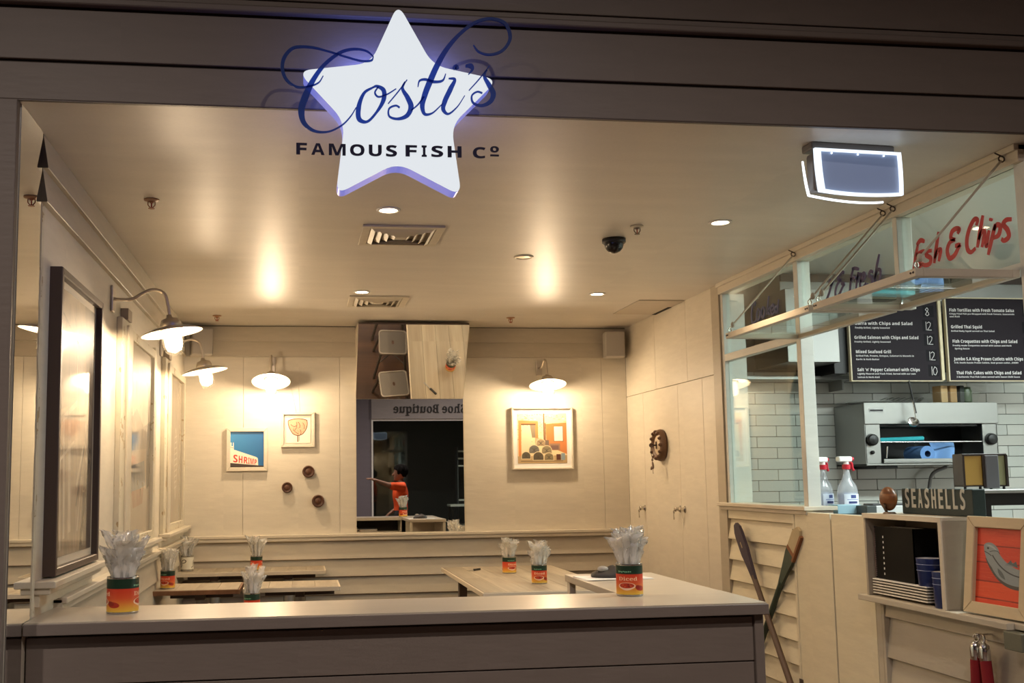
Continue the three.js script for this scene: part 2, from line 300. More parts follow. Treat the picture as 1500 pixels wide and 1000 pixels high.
    const word = 'SHRIMP', xs = [36, 100, 160, 218, 240, 292], ws = [62, 58, 56, 20, 50, 32], hs = [1, 0.94, 0.88, 0.82, 0.78, 0.7];
    for (let i = 0; i < 6; i++) { const m = c.measureText(word[i]).width; c.save(); c.translate(xs[i], 333 - i * 2 + (i > 3 ? 2 : 0)); c.scale(ws[i] / m, hs[i]); c.fillText(word[i], 0, 0); c.restore(); } c.restore();
  }),
  ray: canvasTex(300, 300, (c, w, h) => { // brown ink drawing of a broad-headed fish on a stem
    c.fillStyle = '#f4e6d2'; c.fillRect(0, 0, w, h); c.fillStyle = '#d3a98a'; c.strokeStyle = '#5c3226'; c.lineWidth = 9;
    c.beginPath(); c.moveTo(28, 45); c.quadraticCurveTo(150, -2, 262, 40); c.quadraticCurveTo(285, 120, 215, 195); c.quadraticCurveTo(150, 240, 85, 195); c.quadraticCurveTo(20, 110, 28, 45); c.fill(); c.stroke();
    c.lineWidth = 6; for (const p of [[60, 90, 110, 130, 130, 100], [130, 60, 150, 110, 110, 160], [150, 60, 190, 90, 165, 130], [210, 70, 240, 100, 225, 140], [90, 150, 130, 190, 160, 200], [175, 150, 200, 180, 180, 210]]) { c.beginPath(); c.moveTo(p[0], p[1]); c.quadraticCurveTo(...p.slice(2)); c.stroke(); }
    c.fillStyle = '#9c6a50'; for (let i = 0; i < 60; i++) { c.globalAlpha = 0.4; c.beginPath(); c.arc(rr(60, 230), rr(50, 190), rr(1, 6), 0, 7); c.fill(); } c.globalAlpha = 1;
    c.fillStyle = '#6b4433'; c.fillRect(142, 212, 14, 80); c.fillRect(166, 220, 5, 60);
  }),
  pots: canvasTex(512, 512, (c, w, h) => { // lobster pots stacked before a stone house
    c.fillStyle = '#e8cfa4'; c.fillRect(0, 0, w, h); for (let i = 0; i < 240; i++) { c.globalAlpha = 0.5; c.fillStyle = ['#f6e6c4', '#c99d6a', '#a5774b', '#fff4dc'][i % 4]; c.beginPath(); c.ellipse(rr(0, w), rr(0, 330), rr(3, 18), rr(2, 8), 0, 0, 7); c.fill(); } c.globalAlpha = 1;
    shape(c, '#cf8750', [[10, 70], [215, 80], [215, 330], [185, 330], [185, 110], [40, 110], [35, 440], [10, 440]]);
    shape(c, '#ddd0ae', [[45, 125], [130, 125], [150, 210], [140, 330], [40, 420]]); shape(c, '#8b7d66', [[130, 115], [185, 115], [185, 250], [150, 250]]); c.fillStyle = '#5d4028'; c.fillRect(38, 106, 152, 14);
    shape(c, '#c77f4b', [[295, 110], [512, 95], [512, 420], [300, 330]]); c.fillStyle = '#6d4327'; c.fillRect(270, 0, 12, 300); c.fillRect(284, 100, 10, 220); c.fillStyle = '#f3ead6'; c.fillRect(380, 135, 92, 150); c.strokeStyle = '#6d5a42'; c.lineWidth = 6; c.strokeRect(378, 133, 96, 154);
    shape(c, '#b49a70', [[0, 440], [512, 430], [512, 512], [0, 512]]);
    const pot = (x, y, r, f) => { c.fillStyle = f; c.strokeStyle = '#d8c6a0'; c.lineWidth = 7; c.beginPath(); c.moveTo(x - r, y + r * 0.55); c.arc(x, y, r, Math.PI, 0); c.lineTo(x + r, y + r * 0.55); c.closePath(); c.fill(); c.stroke(); c.strokeStyle = '#4b4337'; c.lineWidth = 2; for (let k = -3; k < 4; k++) { c.beginPath(); c.moveTo(x + k * r * 0.28, y - r * 0.6); c.lineTo(x - k * r * 0.28, y + r * 0.5); c.stroke(); } };
    c.fillStyle = '#9a7a62'; c.fillRect(330, 310, 110, 70); c.fillStyle = '#7a5f58'; c.fillRect(345, 330, 80, 40); c.fillStyle = '#b7a27c'; c.fillRect(180, 255, 70, 50); pot(240, 310, 48, '#a58f70'); c.fillStyle = '#77675a'; c.fillRect(285, 275, 40, 70);
    pot(170, 380, 56, '#6e6a62'); pot(300, 385, 54, '#8c8064'); pot(85, 440, 48, '#5b5647'); pot(212, 450, 56, '#5a5142'); pot(322, 455, 50, '#85785a'); c.fillStyle = '#8597a0'; c.fillRect(450, 410, 40, 70); c.fillStyle = '#5d3a30'; c.fillRect(400, 420, 46, 60); c.fillStyle = '#3a3027'; c.globalAlpha = 0.5; c.fillRect(30, 486, 440, 8); c.globalAlpha = 1;
  }),
};
// picture on a wall: local plane XY, front +z
function picture(name, label, w, h, fw, depth, tex, o = {}) {
  const t = thing(name, label, 'picture', [0, 0, 0]); const m = o.frame || M.framePaint, hw = w / 2, hh = h / 2, fd = depth;
  const bars = []; const bar = (len) => { const s = new THREE.Shape([[0, 0], [len, 0], [len - fw, fw], [fw, fw]].map((p) => new THREE.Vector2(...p))); const g = new THREE.ExtrudeGeometry(s, { depth: fd - 0.004, bevelEnabled: true, bevelThickness: 0.004, bevelSize: 0.003, bevelOffset: -0.003, bevelSegments: 1 }); return g; };
  const names = ['frame_bar', 'frame_bar', 'frame_bar', 'frame_bar'], place = [[-hw, -hh, 0, w], [hw, -hh, 90, h], [hw, hh, 180, w], [-hw, hh, 270, h]];
  for (const [x, y, a, len] of place) { const g = bar(len).rotateZ(a * D).translate(x, y, 0); mesh('frame_bar', metricUV(g), m, t); }
  const iw = w - 2 * fw, ih = h - 2 * fw, mz = o.recess ?? depth * 0.45, mt = o.mat || 0;
  mesh('backing', bx(-iw / 2 - 0.002, iw / 2 + 0.002, -ih / 2 - 0.002, ih / 2 + 0.002, 0.001, mz - 0.002), o.backing || M.white, t);
  const pw = iw - 2 * mt, ph = ih - 2 * mt; const p = mesh('print', quadXY(o.pw || pw, o.ph || ph).translate(0, o.py || 0, mz), tex, t);
  if (o.inner) for (const [x0, x1, y0, y1] of [[-pw / 2 - 0.006, pw / 2 + 0.006, ph / 2, ph / 2 + 0.006], [-pw / 2 - 0.006, pw / 2 + 0.006, -ph / 2 - 0.006, -ph / 2], [-pw / 2 - 0.006, -pw / 2, -ph / 2, ph / 2], [pw / 2, pw / 2 + 0.006, -ph / 2, ph / 2]]) mesh('inner_slip', bx(x0, x1, y0, y1, mz - 0.002, mz + 0.006), o.inner, t);
  return t;
}
// three old window frames used as picture frames on the left wall (front faces +x)
const sideFrame = (z0, z1, y0, y1, t) => { t.rotation.y = Math.PI / 2; t.position.set(XL + 0.001, (y0 + y1) / 2, (z0 + z1) / 2); };
{
  const gloss = (tex) => print(tex, 0.5, { clearcoat: 1, clearcoatRoughness: 0.06 });
  let t = picture('framed_picture', 'large glazed dock picture in a deep dark brown box frame', 0.80, 1.13, 0.028, 0.045, gloss(TEX.boat), { frame: M.brownDark, recess: 0.02, mat: 0.03, backing: M.trim }); sideFrame(-3.865, -4.665, 1.118, 2.248, t);
  t = picture('framed_picture', 'glazed picture of a pier in a pale old window frame between the two side lamps', 0.92, 1.15, 0.05, 0.03, gloss(TEX.pier), { frame: M.worn, recess: 0.012, mat: 0.0, backing: M.trim }); sideFrame(-5.56, -6.48, 1.112, 2.262, t);
  t = picture('framed_picture', 'glazed fish skeleton picture in a pale window frame in the room corner', 0.92, 1.15, 0.05, 0.03, gloss(TEX.reeds), { frame: M.worn, recess: 0.012, mat: 0.0, backing: M.trim }); sideFrame(-7.27, -8.19, 1.112, 2.262, t);
  // sills and worn casing boards
  const casing = struct('trim_3', null, null, 'worn cream window casings and sills on the side wall', 'trim');
  for (const [a, b] of [[-3.74, -4.70], [-5.24, -6.56], [-6.95, -8.30]]) { mesh('sill', merge([bx(XL, XL + 0.075, 1.088, 1.112, b, a, 0.004), bx(XL, XL + 0.055, 1.066, 1.088, b + 0.01, a - 0.01, 0.004)]), M.trim, casing); mesh('apron_board', bx(XL, XL + 0.018, 1.024, 1.066, b + 0.02, a - 0.02), M.trim, casing); }
  for (const [a, b] of [[-5.27, -5.55], [-6.49, -6.56], [-6.98, -7.26]]) {
    mesh('casing_board', bx(XL, XL + 0.028, 1.112, 2.285, b, a, 0.003), M.worn, casing);
    if (a - b > 0.1) { mesh('casing_stop', bx(XL + 0.028, XL + 0.04, 1.112, 2.262, b + 0.02, a - 0.14, 0.003), M.trim, casing); mesh('corner_block', bx(XL, XL + 0.04, 2.285, 2.345, b + 0.06, a - 0.1, 0.003), paint([0.4, 0.33, 0.25], 0.6), casing); }
  }
}
// back wall pictures
{
  const zz = ZB + 0.001;
  let t = picture('framed_picture', 'small square print of a red SHRIMP sign under blue sky, white frame', 0.322, 0.342, 0.03, 0.032, print(TEX.shrimp, 0.4), { recess: 0.014 }); t.position.set(-0.407, 1.702, zz);
  t = picture('framed_picture', 'small white framed brown ink drawing of a fish on a stem', 0.268, 0.282, 0.022, 0.032, print(TEX.ray, 0.7), { recess: 0.01, mat: 0.016, inner: M.framePaint }); t.position.set(-0.005, 1.858, zz);
  t = picture('framed_picture', 'large square white framed print of lobster pots by a stone house', 0.515, 0.512, 0.014, 0.045, print(TEX.pots, 0.4), { recess: 0.022, mat: 0.036 }); t.position.set(2.0, 1.775, zz);
  // hanging wires of the drawing
  mesh('hanging_wire', merge([rod([-0.02, 2.0, ZB + 0.003], [-0.06, 2.2, ZB + 0.003], 0.0015, 5), rod([0.01, 2.0, ZB + 0.003], [0.0, 2.2, ZB + 0.003], 0.0015, 5)]), M.trim, wallBack);
}
// three turned wooden discs
{
  const pr = [[0.0001, 0.03], [0.012, 0.031], [0.02, 0.027], [0.03, 0.024], [0.037, 0.03], [0.044, 0.032], [0.048, 0.026], [0.049, 0.012], [0.045, 0], [0.0001, 0]];
  const wt = woodTex([66, 38, 22], [104, 64, 38], 3, 12), mat = std([1, 1, 1], 0.45, { map: rep(wt, 1, 1) });
  const put = (x, y, s, label) => { const t = thing('wooden_disc', label, 'ornament', [x, y, ZB + 0.012], 0, 'turned wooden discs on the back wall'); const a = mesh('dish', lathe(pr, 30).rotateX(Math.PI / 2), mat, t); a.scale.setScalar(s); mesh('peg', new THREE.CylinderGeometry(0.008, 0.008, 0.014, 10).rotateX(Math.PI / 2).translate(0, 0, -0.005), M.brownDark, t); return t; };
  put(0.079, 1.521, 1.0, 'topmost of three turned brown wooden discs on the wall');
  put(-0.09, 1.397, 0.88, 'smallest turned brown wooden disc, below the SHRIMP picture side');
  put(0.156, 1.286, 1.02, 'lowest of three turned brown wooden discs on the wall');
}
// mirrors in the niche
{
  const x0 = 0.464, x1 = 1.345, tilt = 33 * D, hy = 2.106, len = 0.672;
  const t = thing('wall_mirror', 'tall wall mirror with a tilted overhead panel, between the pictures', 'mirror', [0, 0, 0]);
  const g = new THREE.Group(); 
  mesh('mirror_pane', bx(x0, x1, 1.024, hy - 0.002, ZB - 0.011, ZB - 0.004), M.mirror, t);
  const up = mesh('tilted_pane', bx(x0, x1, 0, len, -0.004, 0), M.mirror, t); up.position.set(0, hy, ZB); up.rotation.x = tilt;
  const zt = ZB + Math.sin(tilt) * len, yt = hy + Math.cos(tilt) * len;
  for (const x of [x0 - 0.006, x1]) { const s = new THREE.Shape([new THREE.Vector2(-ZB + 0.012, hy), new THREE.Vector2(-zt, yt), new THREE.Vector2(-ZB + 0.012, yt)]); const e = new THREE.ExtrudeGeometry(s, { depth: 0.006, bevelEnabled: false }); e.rotateY(Math.PI / 2).translate(x, 0, 0); mesh('cheek', metricUV(e), M.trim, t); }
  mesh('top_edge', bx(x0, x1, yt - 0.004, yt + 0.008, zt - 0.016, zt + 0.004), M.brownDark, t);
  for (const x of [x0 - 0.012, x1]) mesh('side_bead', bx(x, x + 0.012, 1.024, hy, ZB - 0.011, ZB + 0.003), M.trim, t);
}
// ---------------------------------------------------------------- wall lamps
function wallLamp(label, tilt = 10) {
  const t = thing('wall_lamp', label, 'lamp', [0, 0, 0], 0, 'fisherman wall lamps');
  const plate = bx(-0.026, 0.026, -0.065, 0.065, 0, 0.014, 0.005); mesh('wall_plate', plate, M.zincArm, t);
  mesh('arm', tube([[0, 0, 0.01], [0, -0.004, 0.05], [0, 0.0, 0.1], [0, 0.03, 0.15], [0, 0.048, 0.2], [0, 0.03, 0.252], [0, -0.03, 0.272], [0, -0.085, 0.282]], 0.0085, 40, 10), M.zincArm, t);
  const head = new THREE.Group(); head.name = 'lamp_head'; head.position.set(0, -0.15, 0.29); head.rotation.x = -tilt * D; t.add(head);
  mesh('lamp_cap', lathe([[0.001, 0.075], [0.012, 0.075], [0.016, 0.06], [0.042, 0.05], [0.052, 0.03], [0.054, 0.0], [0.04, -0.002], [0.001, -0.002]], 26), M.zincArm, head);
  mesh('lamp_shade', lathe([[0.05, 0.014], [0.1, 0.004], [0.145, -0.012], [0.15, -0.017], [0.148, -0.019], [0.1, -0.003], [0.05, 0.006], [0.05, 0.014]], 40), std([0.42, 0.37, 0.31], 0.4, { side: THREE.DoubleSide }), head);
  mesh('glass_jar', lathe([[0.052, 0.0], [0.053, -0.03], [0.052, -0.075], [0.046, -0.105], [0.03, -0.126], [0.001, -0.132]], 28), M.clear, head);
  mesh('lamp_bulb', lathe([[0.001, 0.0], [0.03, -0.004], [0.043, -0.03], [0.043, -0.078], [0.034, -0.104], [0.001, -0.118]], 20), emissive(WARM2, 6), head);
  const l = new THREE.PointLight(WARM, LIGHT.lamp, 0, 2); l.position.set(0, -0.055, 0); l.castShadow = true; l.shadow.radius = 2; l.name = 'bulb_light'; head.add(l);
  return t;
}
{
  const a = wallLamp('zinc fisherman wall lamp between the dark framed picture and the pier picture'); a.rotation.y = Math.PI / 2; a.position.set(XL, 2.345, -5.1);
  const b = wallLamp('zinc fisherman wall lamp between the pier picture and the corner picture'); b.rotation.y = Math.PI / 2; b.position.set(XL, 2.345, -6.9);
  const c = wallLamp('zinc fisherman wall lamp above the SHRIMP picture and the drawing', 20); c.position.set(-0.213, 2.385, ZB);
  const d = wallLamp('zinc fisherman wall lamp shining on the lobster pot print', 14); d.position.set(1.99, 2.36, ZB);
}
// loudspeakers in the two corners
{
  const grille = std([0.42, 0.39, 0.35], 0.8);
  for (const [x, y, turn, label] of [[2.612, 2.545, -6, 'grey box loudspeaker under the ceiling beside the cupboards'], [-0.765, 2.552, 14, 'grey box loudspeaker under the ceiling in the lamp-lined corner']]) {
    const t = thing('loudspeaker', label, 'speaker', [x, y, ZB + 0.1], turn * D); mesh('cabinet', bx(-0.082, 0.082, -0.108, 0.108, -0.07, 0.06, 0.01), std([0.5, 0.47, 0.42], 0.5), t); mesh('grille', bx(-0.076, 0.076, -0.1, 0.1, 0.06, 0.068, 0.006), grille, t); mesh('bracket', bx(-0.02, 0.02, -0.03, 0.03, -0.1 + 0.002, -0.07), M.steelDull, t);
  }
}
// ---------------------------------------------------------------- cupboards on the right
{
  const t = thing('built_in_cupboard', 'tall cream built-in cupboards with key locks beside the back wall', 'cupboard', [0, 0, 0]);
  const z0 = ZB, z1 = -6.46, f = XR;
  mesh('carcass', bx(f + 0.018, f + 0.055, 0, HC, z0, z1), M.groove, t);
  const door = (a, b, y0, y1, name = 'door') => mesh(name, bx(f, f + 0.018, y0, y1, a + 0.0015, b - 0.0015, 0.0015), M.wall, t);
  const dA = door(z0, -7.91, 0.06, 2.116), dB = door(-7.91, -7.152, 0.06, 2.116), dC = door(-7.152, -6.69, 0.06, 2.116);
  door(-6.69, -6.462, 0.0, 2.116, 'side_panel');
  door(z0, -7.6, 2.119, HC - 0.0, 'upper_panel'); door(-7.6, -6.95, 2.119, HC, 'upper_panel'); door(-6.95, -6.462, 2.119, HC, 'upper_panel'); mesh('plinth', bx(f + 0.01, f + 0.03, 0, 0.057, z0, -6.69), M.groove, t);
  const knob = (p, z, y, key) => { const k = mesh('lock_knob', lathe([[0.001, 0.045], [0.016, 0.044], [0.019, 0.036], [0.014, 0.022], [0.018, 0.006], [0.026, 0.0], [0.001, 0]], 20).rotateZ(Math.PI / 2).translate(f, y, z), M.nickel, p);
    if (key) mesh('key', merge([new THREE.TorusGeometry(0.01, 0.003, 6, 14).rotateY(Math.PI / 2).translate(f - 0.05, y - 0.02, z), bx(f - 0.053, f - 0.048, y - 0.075, y - 0.028, z - 0.004, z + 0.004), bx(f - 0.053, f - 0.048, y - 0.072, y - 0.058, z + 0.004, z + 0.011)]), M.nickel, p); };
  knob(dA, -7.945, 1.2, true); knob(dB, -7.18, 1.213, true); knob(dC, -7.09, 1.213, false);
  const g = thing('hanging_ornament', 'round carved wooden wall ornament with pale face and hanging leaf charm', 'ornament', [f - 0.001, 1.685, -7.5]);
  const pl = mesh('wooden_rim', lathe([[0.001, 0.0], [0.118, 0], [0.122, 0.012], [0.114, 0.03], [0.098, 0.04], [0.085, 0.034], [0.082, 0.026], [0.001, 0.026]], 36).rotateZ(Math.PI / 2), std([0.16, 0.085, 0.045], 0.45), g);
  for (let i = 0; i < 12; i++) { const a = i / 12 * Math.PI * 2; mesh('carved_bead', new THREE.SphereGeometry(0.014, 10, 8).translate(-0.036, Math.cos(a) * 0.1, Math.sin(a) * 0.1), std([0.13, 0.065, 0.035], 0.45), pl); }
  mesh('pale_face', lathe([[0.001, 0.034], [0.06, 0.032], [0.08, 0.026], [0.08, 0.02], [0.001, 0.02]], 30).rotateZ(Math.PI / 2), std([0.6, 0.48, 0.34], 0.5), g);
  mesh('hook', merge([rod([-0.03, 0, 0], [-0.075, 0, 0], 0.006, 8), new THREE.TorusGeometry(0.013, 0.004, 6, 16).translate(-0.088, 0, 0), rod([-0.05, 0.028, 0], [-0.05, -0.028, 0], 0.005, 8)]), M.brownDark, g);
  mesh('cord', tube([[-0.09, -0.012, 0], [-0.094, -0.05, 0.004], [-0.084, -0.1, 0.004]], 0.0025, 12, 5), M.brownDark, g);
  pl.scale.x = 1.4; g.children[1].scale.x = 1.3;
  const leaf = (x, y, a, s) => new THREE.SphereGeometry(1, 10, 8).scale(0.006, 0.032 * s, 0.017 * s).rotateX(a).translate(-0.084, y, x);
  mesh('leaf_charm', merge([leaf(0.012, -0.15, -0.4, 1), leaf(-0.02, -0.172, 1.2, 0.8), leaf(-0.002, -0.108, 0.9, 0.45), leaf(0.006, -0.108, -0.7, 0.45), rod([-0.084, -0.1, 0], [-0.084, -0.215, 0.012], 0.002, 5)]), std([0.12, 0.065, 0.04], 0.4), g);
}

// ---------------------------------------------------------------- servery wall (plane x = XR) and kitchen shell
const frameMat = paint([0.74, 0.74, 0.69], 0.45), NX = new THREE.Vector3(-1, 0, 0);
const servery = struct('wall_right', null, null, 'cream timber servery wall with posts, sill and weatherboards');
{
  mesh('corner_post', bx(XR - 0.012, XR + 0.06, 0, HC, -6.46, -6.335, 0.003), paint([0.5, 0.44, 0.34], 0.5), servery);
  mesh('jamb', bx(XR + 0.0, XR + 0.15, 1.27, 2.63, -6.335, -6.30, 0.003), frameMat, servery);
  mesh('head_beam', merge([bx(XR - 0.015, XR + 0.09, 2.63, HC, -6.335, ZF - 0.115, 0.004), bx(XR - 0.03, XR + 0.05, 2.675, HC, -6.335, ZF - 0.115, 0.003)]), M.trim, servery);
  for (const [z, w] of [[-5.31, 0.05], [-4.345, 0.036], [-3.51, 0.06]]) mesh('post', bx(XR, XR + 0.075, z < -5 ? 1.27 : z < -4 ? 2.2 : 0.89, 2.63, z - w / 2, z + w / 2, 0.003), frameMat, servery);
  mesh('transom', bx(XR, XR + 0.05, 2.185, 2.232, -6.30, -5.335, 0.003), frameMat, servery);
  for (const [a, b] of [[-5.285, -4.363], [-4.327, -3.54]]) mesh('transom', bx(XR + 0.005, XR + 0.05, 2.222, 2.25, a, b, 0.003), frameMat, servery);
  mesh('sill', merge([bx(XR - 0.035, XR + 0.16, 1.255, 1.278, -6.44, -5.27, 0.004), bx(XR - 0.02, XR + 0.14, 1.232, 1.256, -6.43, -5.28, 0.004)]), M.trim, servery);
  mesh('backing', bx(XR + 0.02, XR + 0.06, 0, 1.235, -6.335, -5.44), M.groove, servery);
  mesh('apron_board', bx(XR - 0.006, XR + 0.02, 1.178, 1.232, -6.335, -5.46, 0.003), M.boardPale, servery);
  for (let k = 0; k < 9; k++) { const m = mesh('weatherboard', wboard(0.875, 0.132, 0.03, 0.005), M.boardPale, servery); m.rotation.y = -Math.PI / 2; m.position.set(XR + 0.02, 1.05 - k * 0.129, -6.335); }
  mesh('stop_bead', bx(XR - 0.012, XR + 0.02, 0, 1.235, -5.46, -5.437, 0.003), M.boardPale, servery);
  // low wall under the ledge
  mesh('backing', bx(XR + 0.02, XR + 0.06, 0, 0.862, -4.655, ZF - 0.115), M.groove, servery);
  mesh('stop_bead', bx(XR - 0.014, XR + 0.02, 0, 0.862, -4.655, -4.61, 0.003), M.board, servery); mesh('stop_bead', bx(XR - 0.02, XR + 0.01, 0, 0.862, -4.6, -4.58, 0.003), M.board, servery);
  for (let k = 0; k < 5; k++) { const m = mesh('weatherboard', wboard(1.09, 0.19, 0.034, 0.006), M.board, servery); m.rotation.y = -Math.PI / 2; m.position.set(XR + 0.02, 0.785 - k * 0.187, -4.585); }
  mesh('ledge', bx(XR - 0.10, XR + 0.14, 0.858, 0.885, -4.66, -3.62, 0.004), M.board, servery); mesh('ledge', bx(XR - 0.07, XR + 0.14, 0.862, 0.885, -3.62, ZF - 0.116, 0.003), M.board, servery);
}
// half door
{
  const t = thing('half_door', 'cream half-height servery door of two vertical boards', 'door', [0, 0, 0]);
  mesh('door_board', bx(XR - 0.012, XR + 0.02, 0.02, 1.247, -5.428, -5.048, 0.003), M.boardPale, t); mesh('door_board', bx(XR - 0.012, XR + 0.02, 0.02, 1.247, -5.034, -4.662, 0.003), M.boardPale, t);
  mesh('seam_shade_strip', bx(XR + 0.012, XR + 0.022, 0.02, 1.24, -5.06, -5.02), M.groove, t); mesh('ledger', bx(XR + 0.022, XR + 0.04, 0.2, 0.3, -5.42, -4.67), M.groove, t); mesh('ledger', bx(XR + 0.02, XR + 0.04, 1.0, 1.24, -5.42, -4.67), M.groove, t);  // dark strip added behind the seam so the gap reads as shaded
  for (const y of [1.11, 0.3]) mesh('hinge', merge([rod([XR - 0.016, y - 0.04, -5.436], [XR - 0.016, y + 0.04, -5.436], 0.006, 8), bx(XR - 0.016, XR - 0.012, y - 0.04, y + 0.04, -5.455, -5.415)]), M.brownDark, t);
}
// glazing and painted lettering
const zoomPt = (ox, oy, s, x) => (p) => onX(ox + p[0] / s, oy + p[1] / s, x);
const letters = (list, map, w, mat, parent) => { for (const pts of list) mesh('letter_stroke', stroke(pts.map(map), [w * 0.75, w, w * 1.05, w, w * 0.7], NX, 0.0015, 7), mat, parent); };
{
  const pane = (n, z0, z1, y0, y1, label) => { const w = struct('window_' + n, null, null, label, 'window'); mesh('pane', bx(XR + 0.024, XR + 0.03, y0, y1, z0, z1), M.glass, w); return w; };
  const gx = XR + 0.022;
  pane(1, -6.30, -5.335, 1.278, 2.185, 'fixed glass pane above the sill beside the cupboards');
  const w2 = pane(2, -6.30, -5.335, 2.232, 2.63, 'upper pane with small blue lettering beside the cupboards'), w3 = pane(3, -5.285, -4.363, 2.25, 2.63, 'upper pane lettered & Fresh in purple'), w4 = pane(4, -4.327, -3.54, 2.25, 2.63, 'upper pane lettered Fish & Chips in red');
  const red = std([0.5, 0.02, 0.03], 0.4), blue = std([0.06, 0.07, 0.16], 0.4), purple = std([0.03, 0.018, 0.1], 0.4);
  letters([[[80, 892], [92, 820], [108, 730]], [[100, 735], [125, 705], [150, 712]], [[95, 800], [120, 785], [150, 770]], [[137, 780], [124, 830], [118, 868], [135, 860]], [[195, 770], [170, 775], [160, 795], [190, 820], [185, 850], [150, 862], [132, 850]], [[240, 650], [225, 750], [212, 850]], [[215, 820], [235, 770], [252, 765], [248, 800], [240, 838]],
    [[360, 662], [372, 635], [350, 630], [325, 650], [318, 690], [345, 700]], [[345, 700], [310, 720], [295, 770], [310, 818], [340, 800], [365, 755], [380, 732]], [[345, 740], [380, 732]], [[480, 610], [488, 575], [470, 570], [440, 620], [420, 700], [425, 762], [445, 780], [475, 755]], [[522, 545], [505, 640], [487, 750]], [[495, 700], [515, 650], [532, 650], [526, 700], [516, 748]],
    [[562, 640], [550, 700], [544, 737], [556, 732]], [[575, 562], [571, 582]], [[602, 600], [580, 690], [556, 797]], [[590, 640], [612, 605], [632, 615], [622, 670], [590, 690]], [[705, 570], [670, 575], [652, 600], [680, 640], [687, 680], [657, 706], [640, 695]]], zoomPt(1320, 190, 4.35, gx), 0.021, red, w4);
  letters([[[560, 410], [555, 385], [520, 395], [480, 440], [480, 490], [520, 500]], [[520, 500], [470, 560], [440, 660], [445, 740], [470, 750], [510, 680], [545, 600], [575, 560]], [[520, 555], [575, 545]], [[705, 325], [672, 450], [660, 560], [645, 690]], [[680, 340], [730, 330], [785, 345]], [[655, 500], [690, 482], [730, 460]], [[775, 380], [760, 480], [740, 630]], [[750, 500], [785, 425], [812, 420], [818, 450]], [[800, 520], [850, 490], [872, 420], [850, 400], [820, 470], [800, 560], [820, 622], [860, 590], [890, 540]], [[992, 385], [955, 370], [930, 420], [970, 480], [976, 550], [940, 590], [900, 560]], [[1082, 120], [1045, 300], [1010, 550]], [[1015, 480], [1060, 350], [1097, 360], [1092, 440], [1075, 535]],
    [[360, 480], [350, 560], [385, 560], [415, 500]], [[412, 460], [380, 580], [330, 740], [300, 800]]], zoomPt(1180, 360, 10, gx), 0.018, purple, w3);
  letters([[[270, 470], [265, 385], [230, 390], [190, 540], [180, 760], [200, 870], [260, 860], [300, 800]], [[345, 520], [310, 640], [320, 790], [360, 790], [385, 640], [350, 522]], [[460, 480], [420, 600], [430, 720], [480, 720], [500, 580], [464, 482]], [[600, 220], [572, 450], [555, 680]], [[645, 480], [580, 590], [640, 680]], [[660, 580], [720, 540], [710, 440], [670, 480], [650, 600], [690, 662], [740, 620]], [[800, 470], [760, 500], [755, 600], [790, 610], [815, 560]], [[840, 300], [822, 500], [815, 640]]], zoomPt(1090, 420, 16.667, gx), 0.017, blue, w2);
}
// awning sashes held level by ropes
{
  const sash = (z0, z1, label) => {
    const t = thing('awning_window', label, 'window', [0, 0, 0]); const xo = 2.31, y0 = 2.19, y1 = 2.222, m = M.trim;
    mesh('outer_rail', bx(xo, xo + 0.035, y0, y1, z0, z1, 0.003), m, t); mesh('hinge_rail', bx(XR - 0.03, XR + 0.003, y0, y1, z0, z1, 0.003), m, t);
    mesh('side_rail', bx(xo + 0.035, XR - 0.03, y0, y1, z0, z0 + 0.035, 0.003), m, t); mesh('side_rail', bx(xo + 0.035, XR - 0.03, y0, y1, z1 - 0.035, z1, 0.003), m, t);
    mesh('pane', bx(xo + 0.03, XR - 0.025, y0 + 0.012, y0 + 0.018, z0 + 0.03, z1 - 0.03), M.glass, t);
    for (const z of [z0 + 0.02, z1 - 0.02]) {
      const st = mesh('stay_rope', rod([XR - 0.03, 2.655, z], [xo + 0.02, 2.25, z], 0.005, 8), std([0.5, 0.44, 0.34], 0.8), t);
      mesh('eye_hook', merge([new THREE.TorusGeometry(0.012, 0.003, 6, 14).rotateY(0.4).translate(xo + 0.018, 2.236, z), rod([xo + 0.018, 2.222, z], [xo + 0.018, 2.228, z], 0.003, 6)]), M.nickel, st);
      mesh('knot', new THREE.SphereGeometry(0.011, 10, 8).scale(1, 1.5, 1).translate(xo + 0.035, 2.266, z), std([0.5, 0.44, 0.34], 0.8), st);
      mesh('eye_hook', merge([new THREE.TorusGeometry(0.012, 0.003, 6, 14).translate(XR - 0.028, 2.662, z), rod([XR - 0.055, 2.685, z], [XR - 0.02, 2.67, z], 0.003, 6)]), M.brownDark, st);
      for (const dz of [-0.009, 0.009]) mesh('screw', new THREE.SphereGeometry(0.0045, 8, 6).translate(xo - 0.0005, y0 + 0.017, Math.min(z1 - 0.012, Math.max(z0 + 0.012, z + dz))), M.brownDark, t);
    }
    return t;
  };
  sash(-5.285, -4.365, 'open awning window sash propped level beside the fixed pane'); sash(-4.325, -3.545, 'open awning window sash propped level below the Fish & Chips lettering');
}
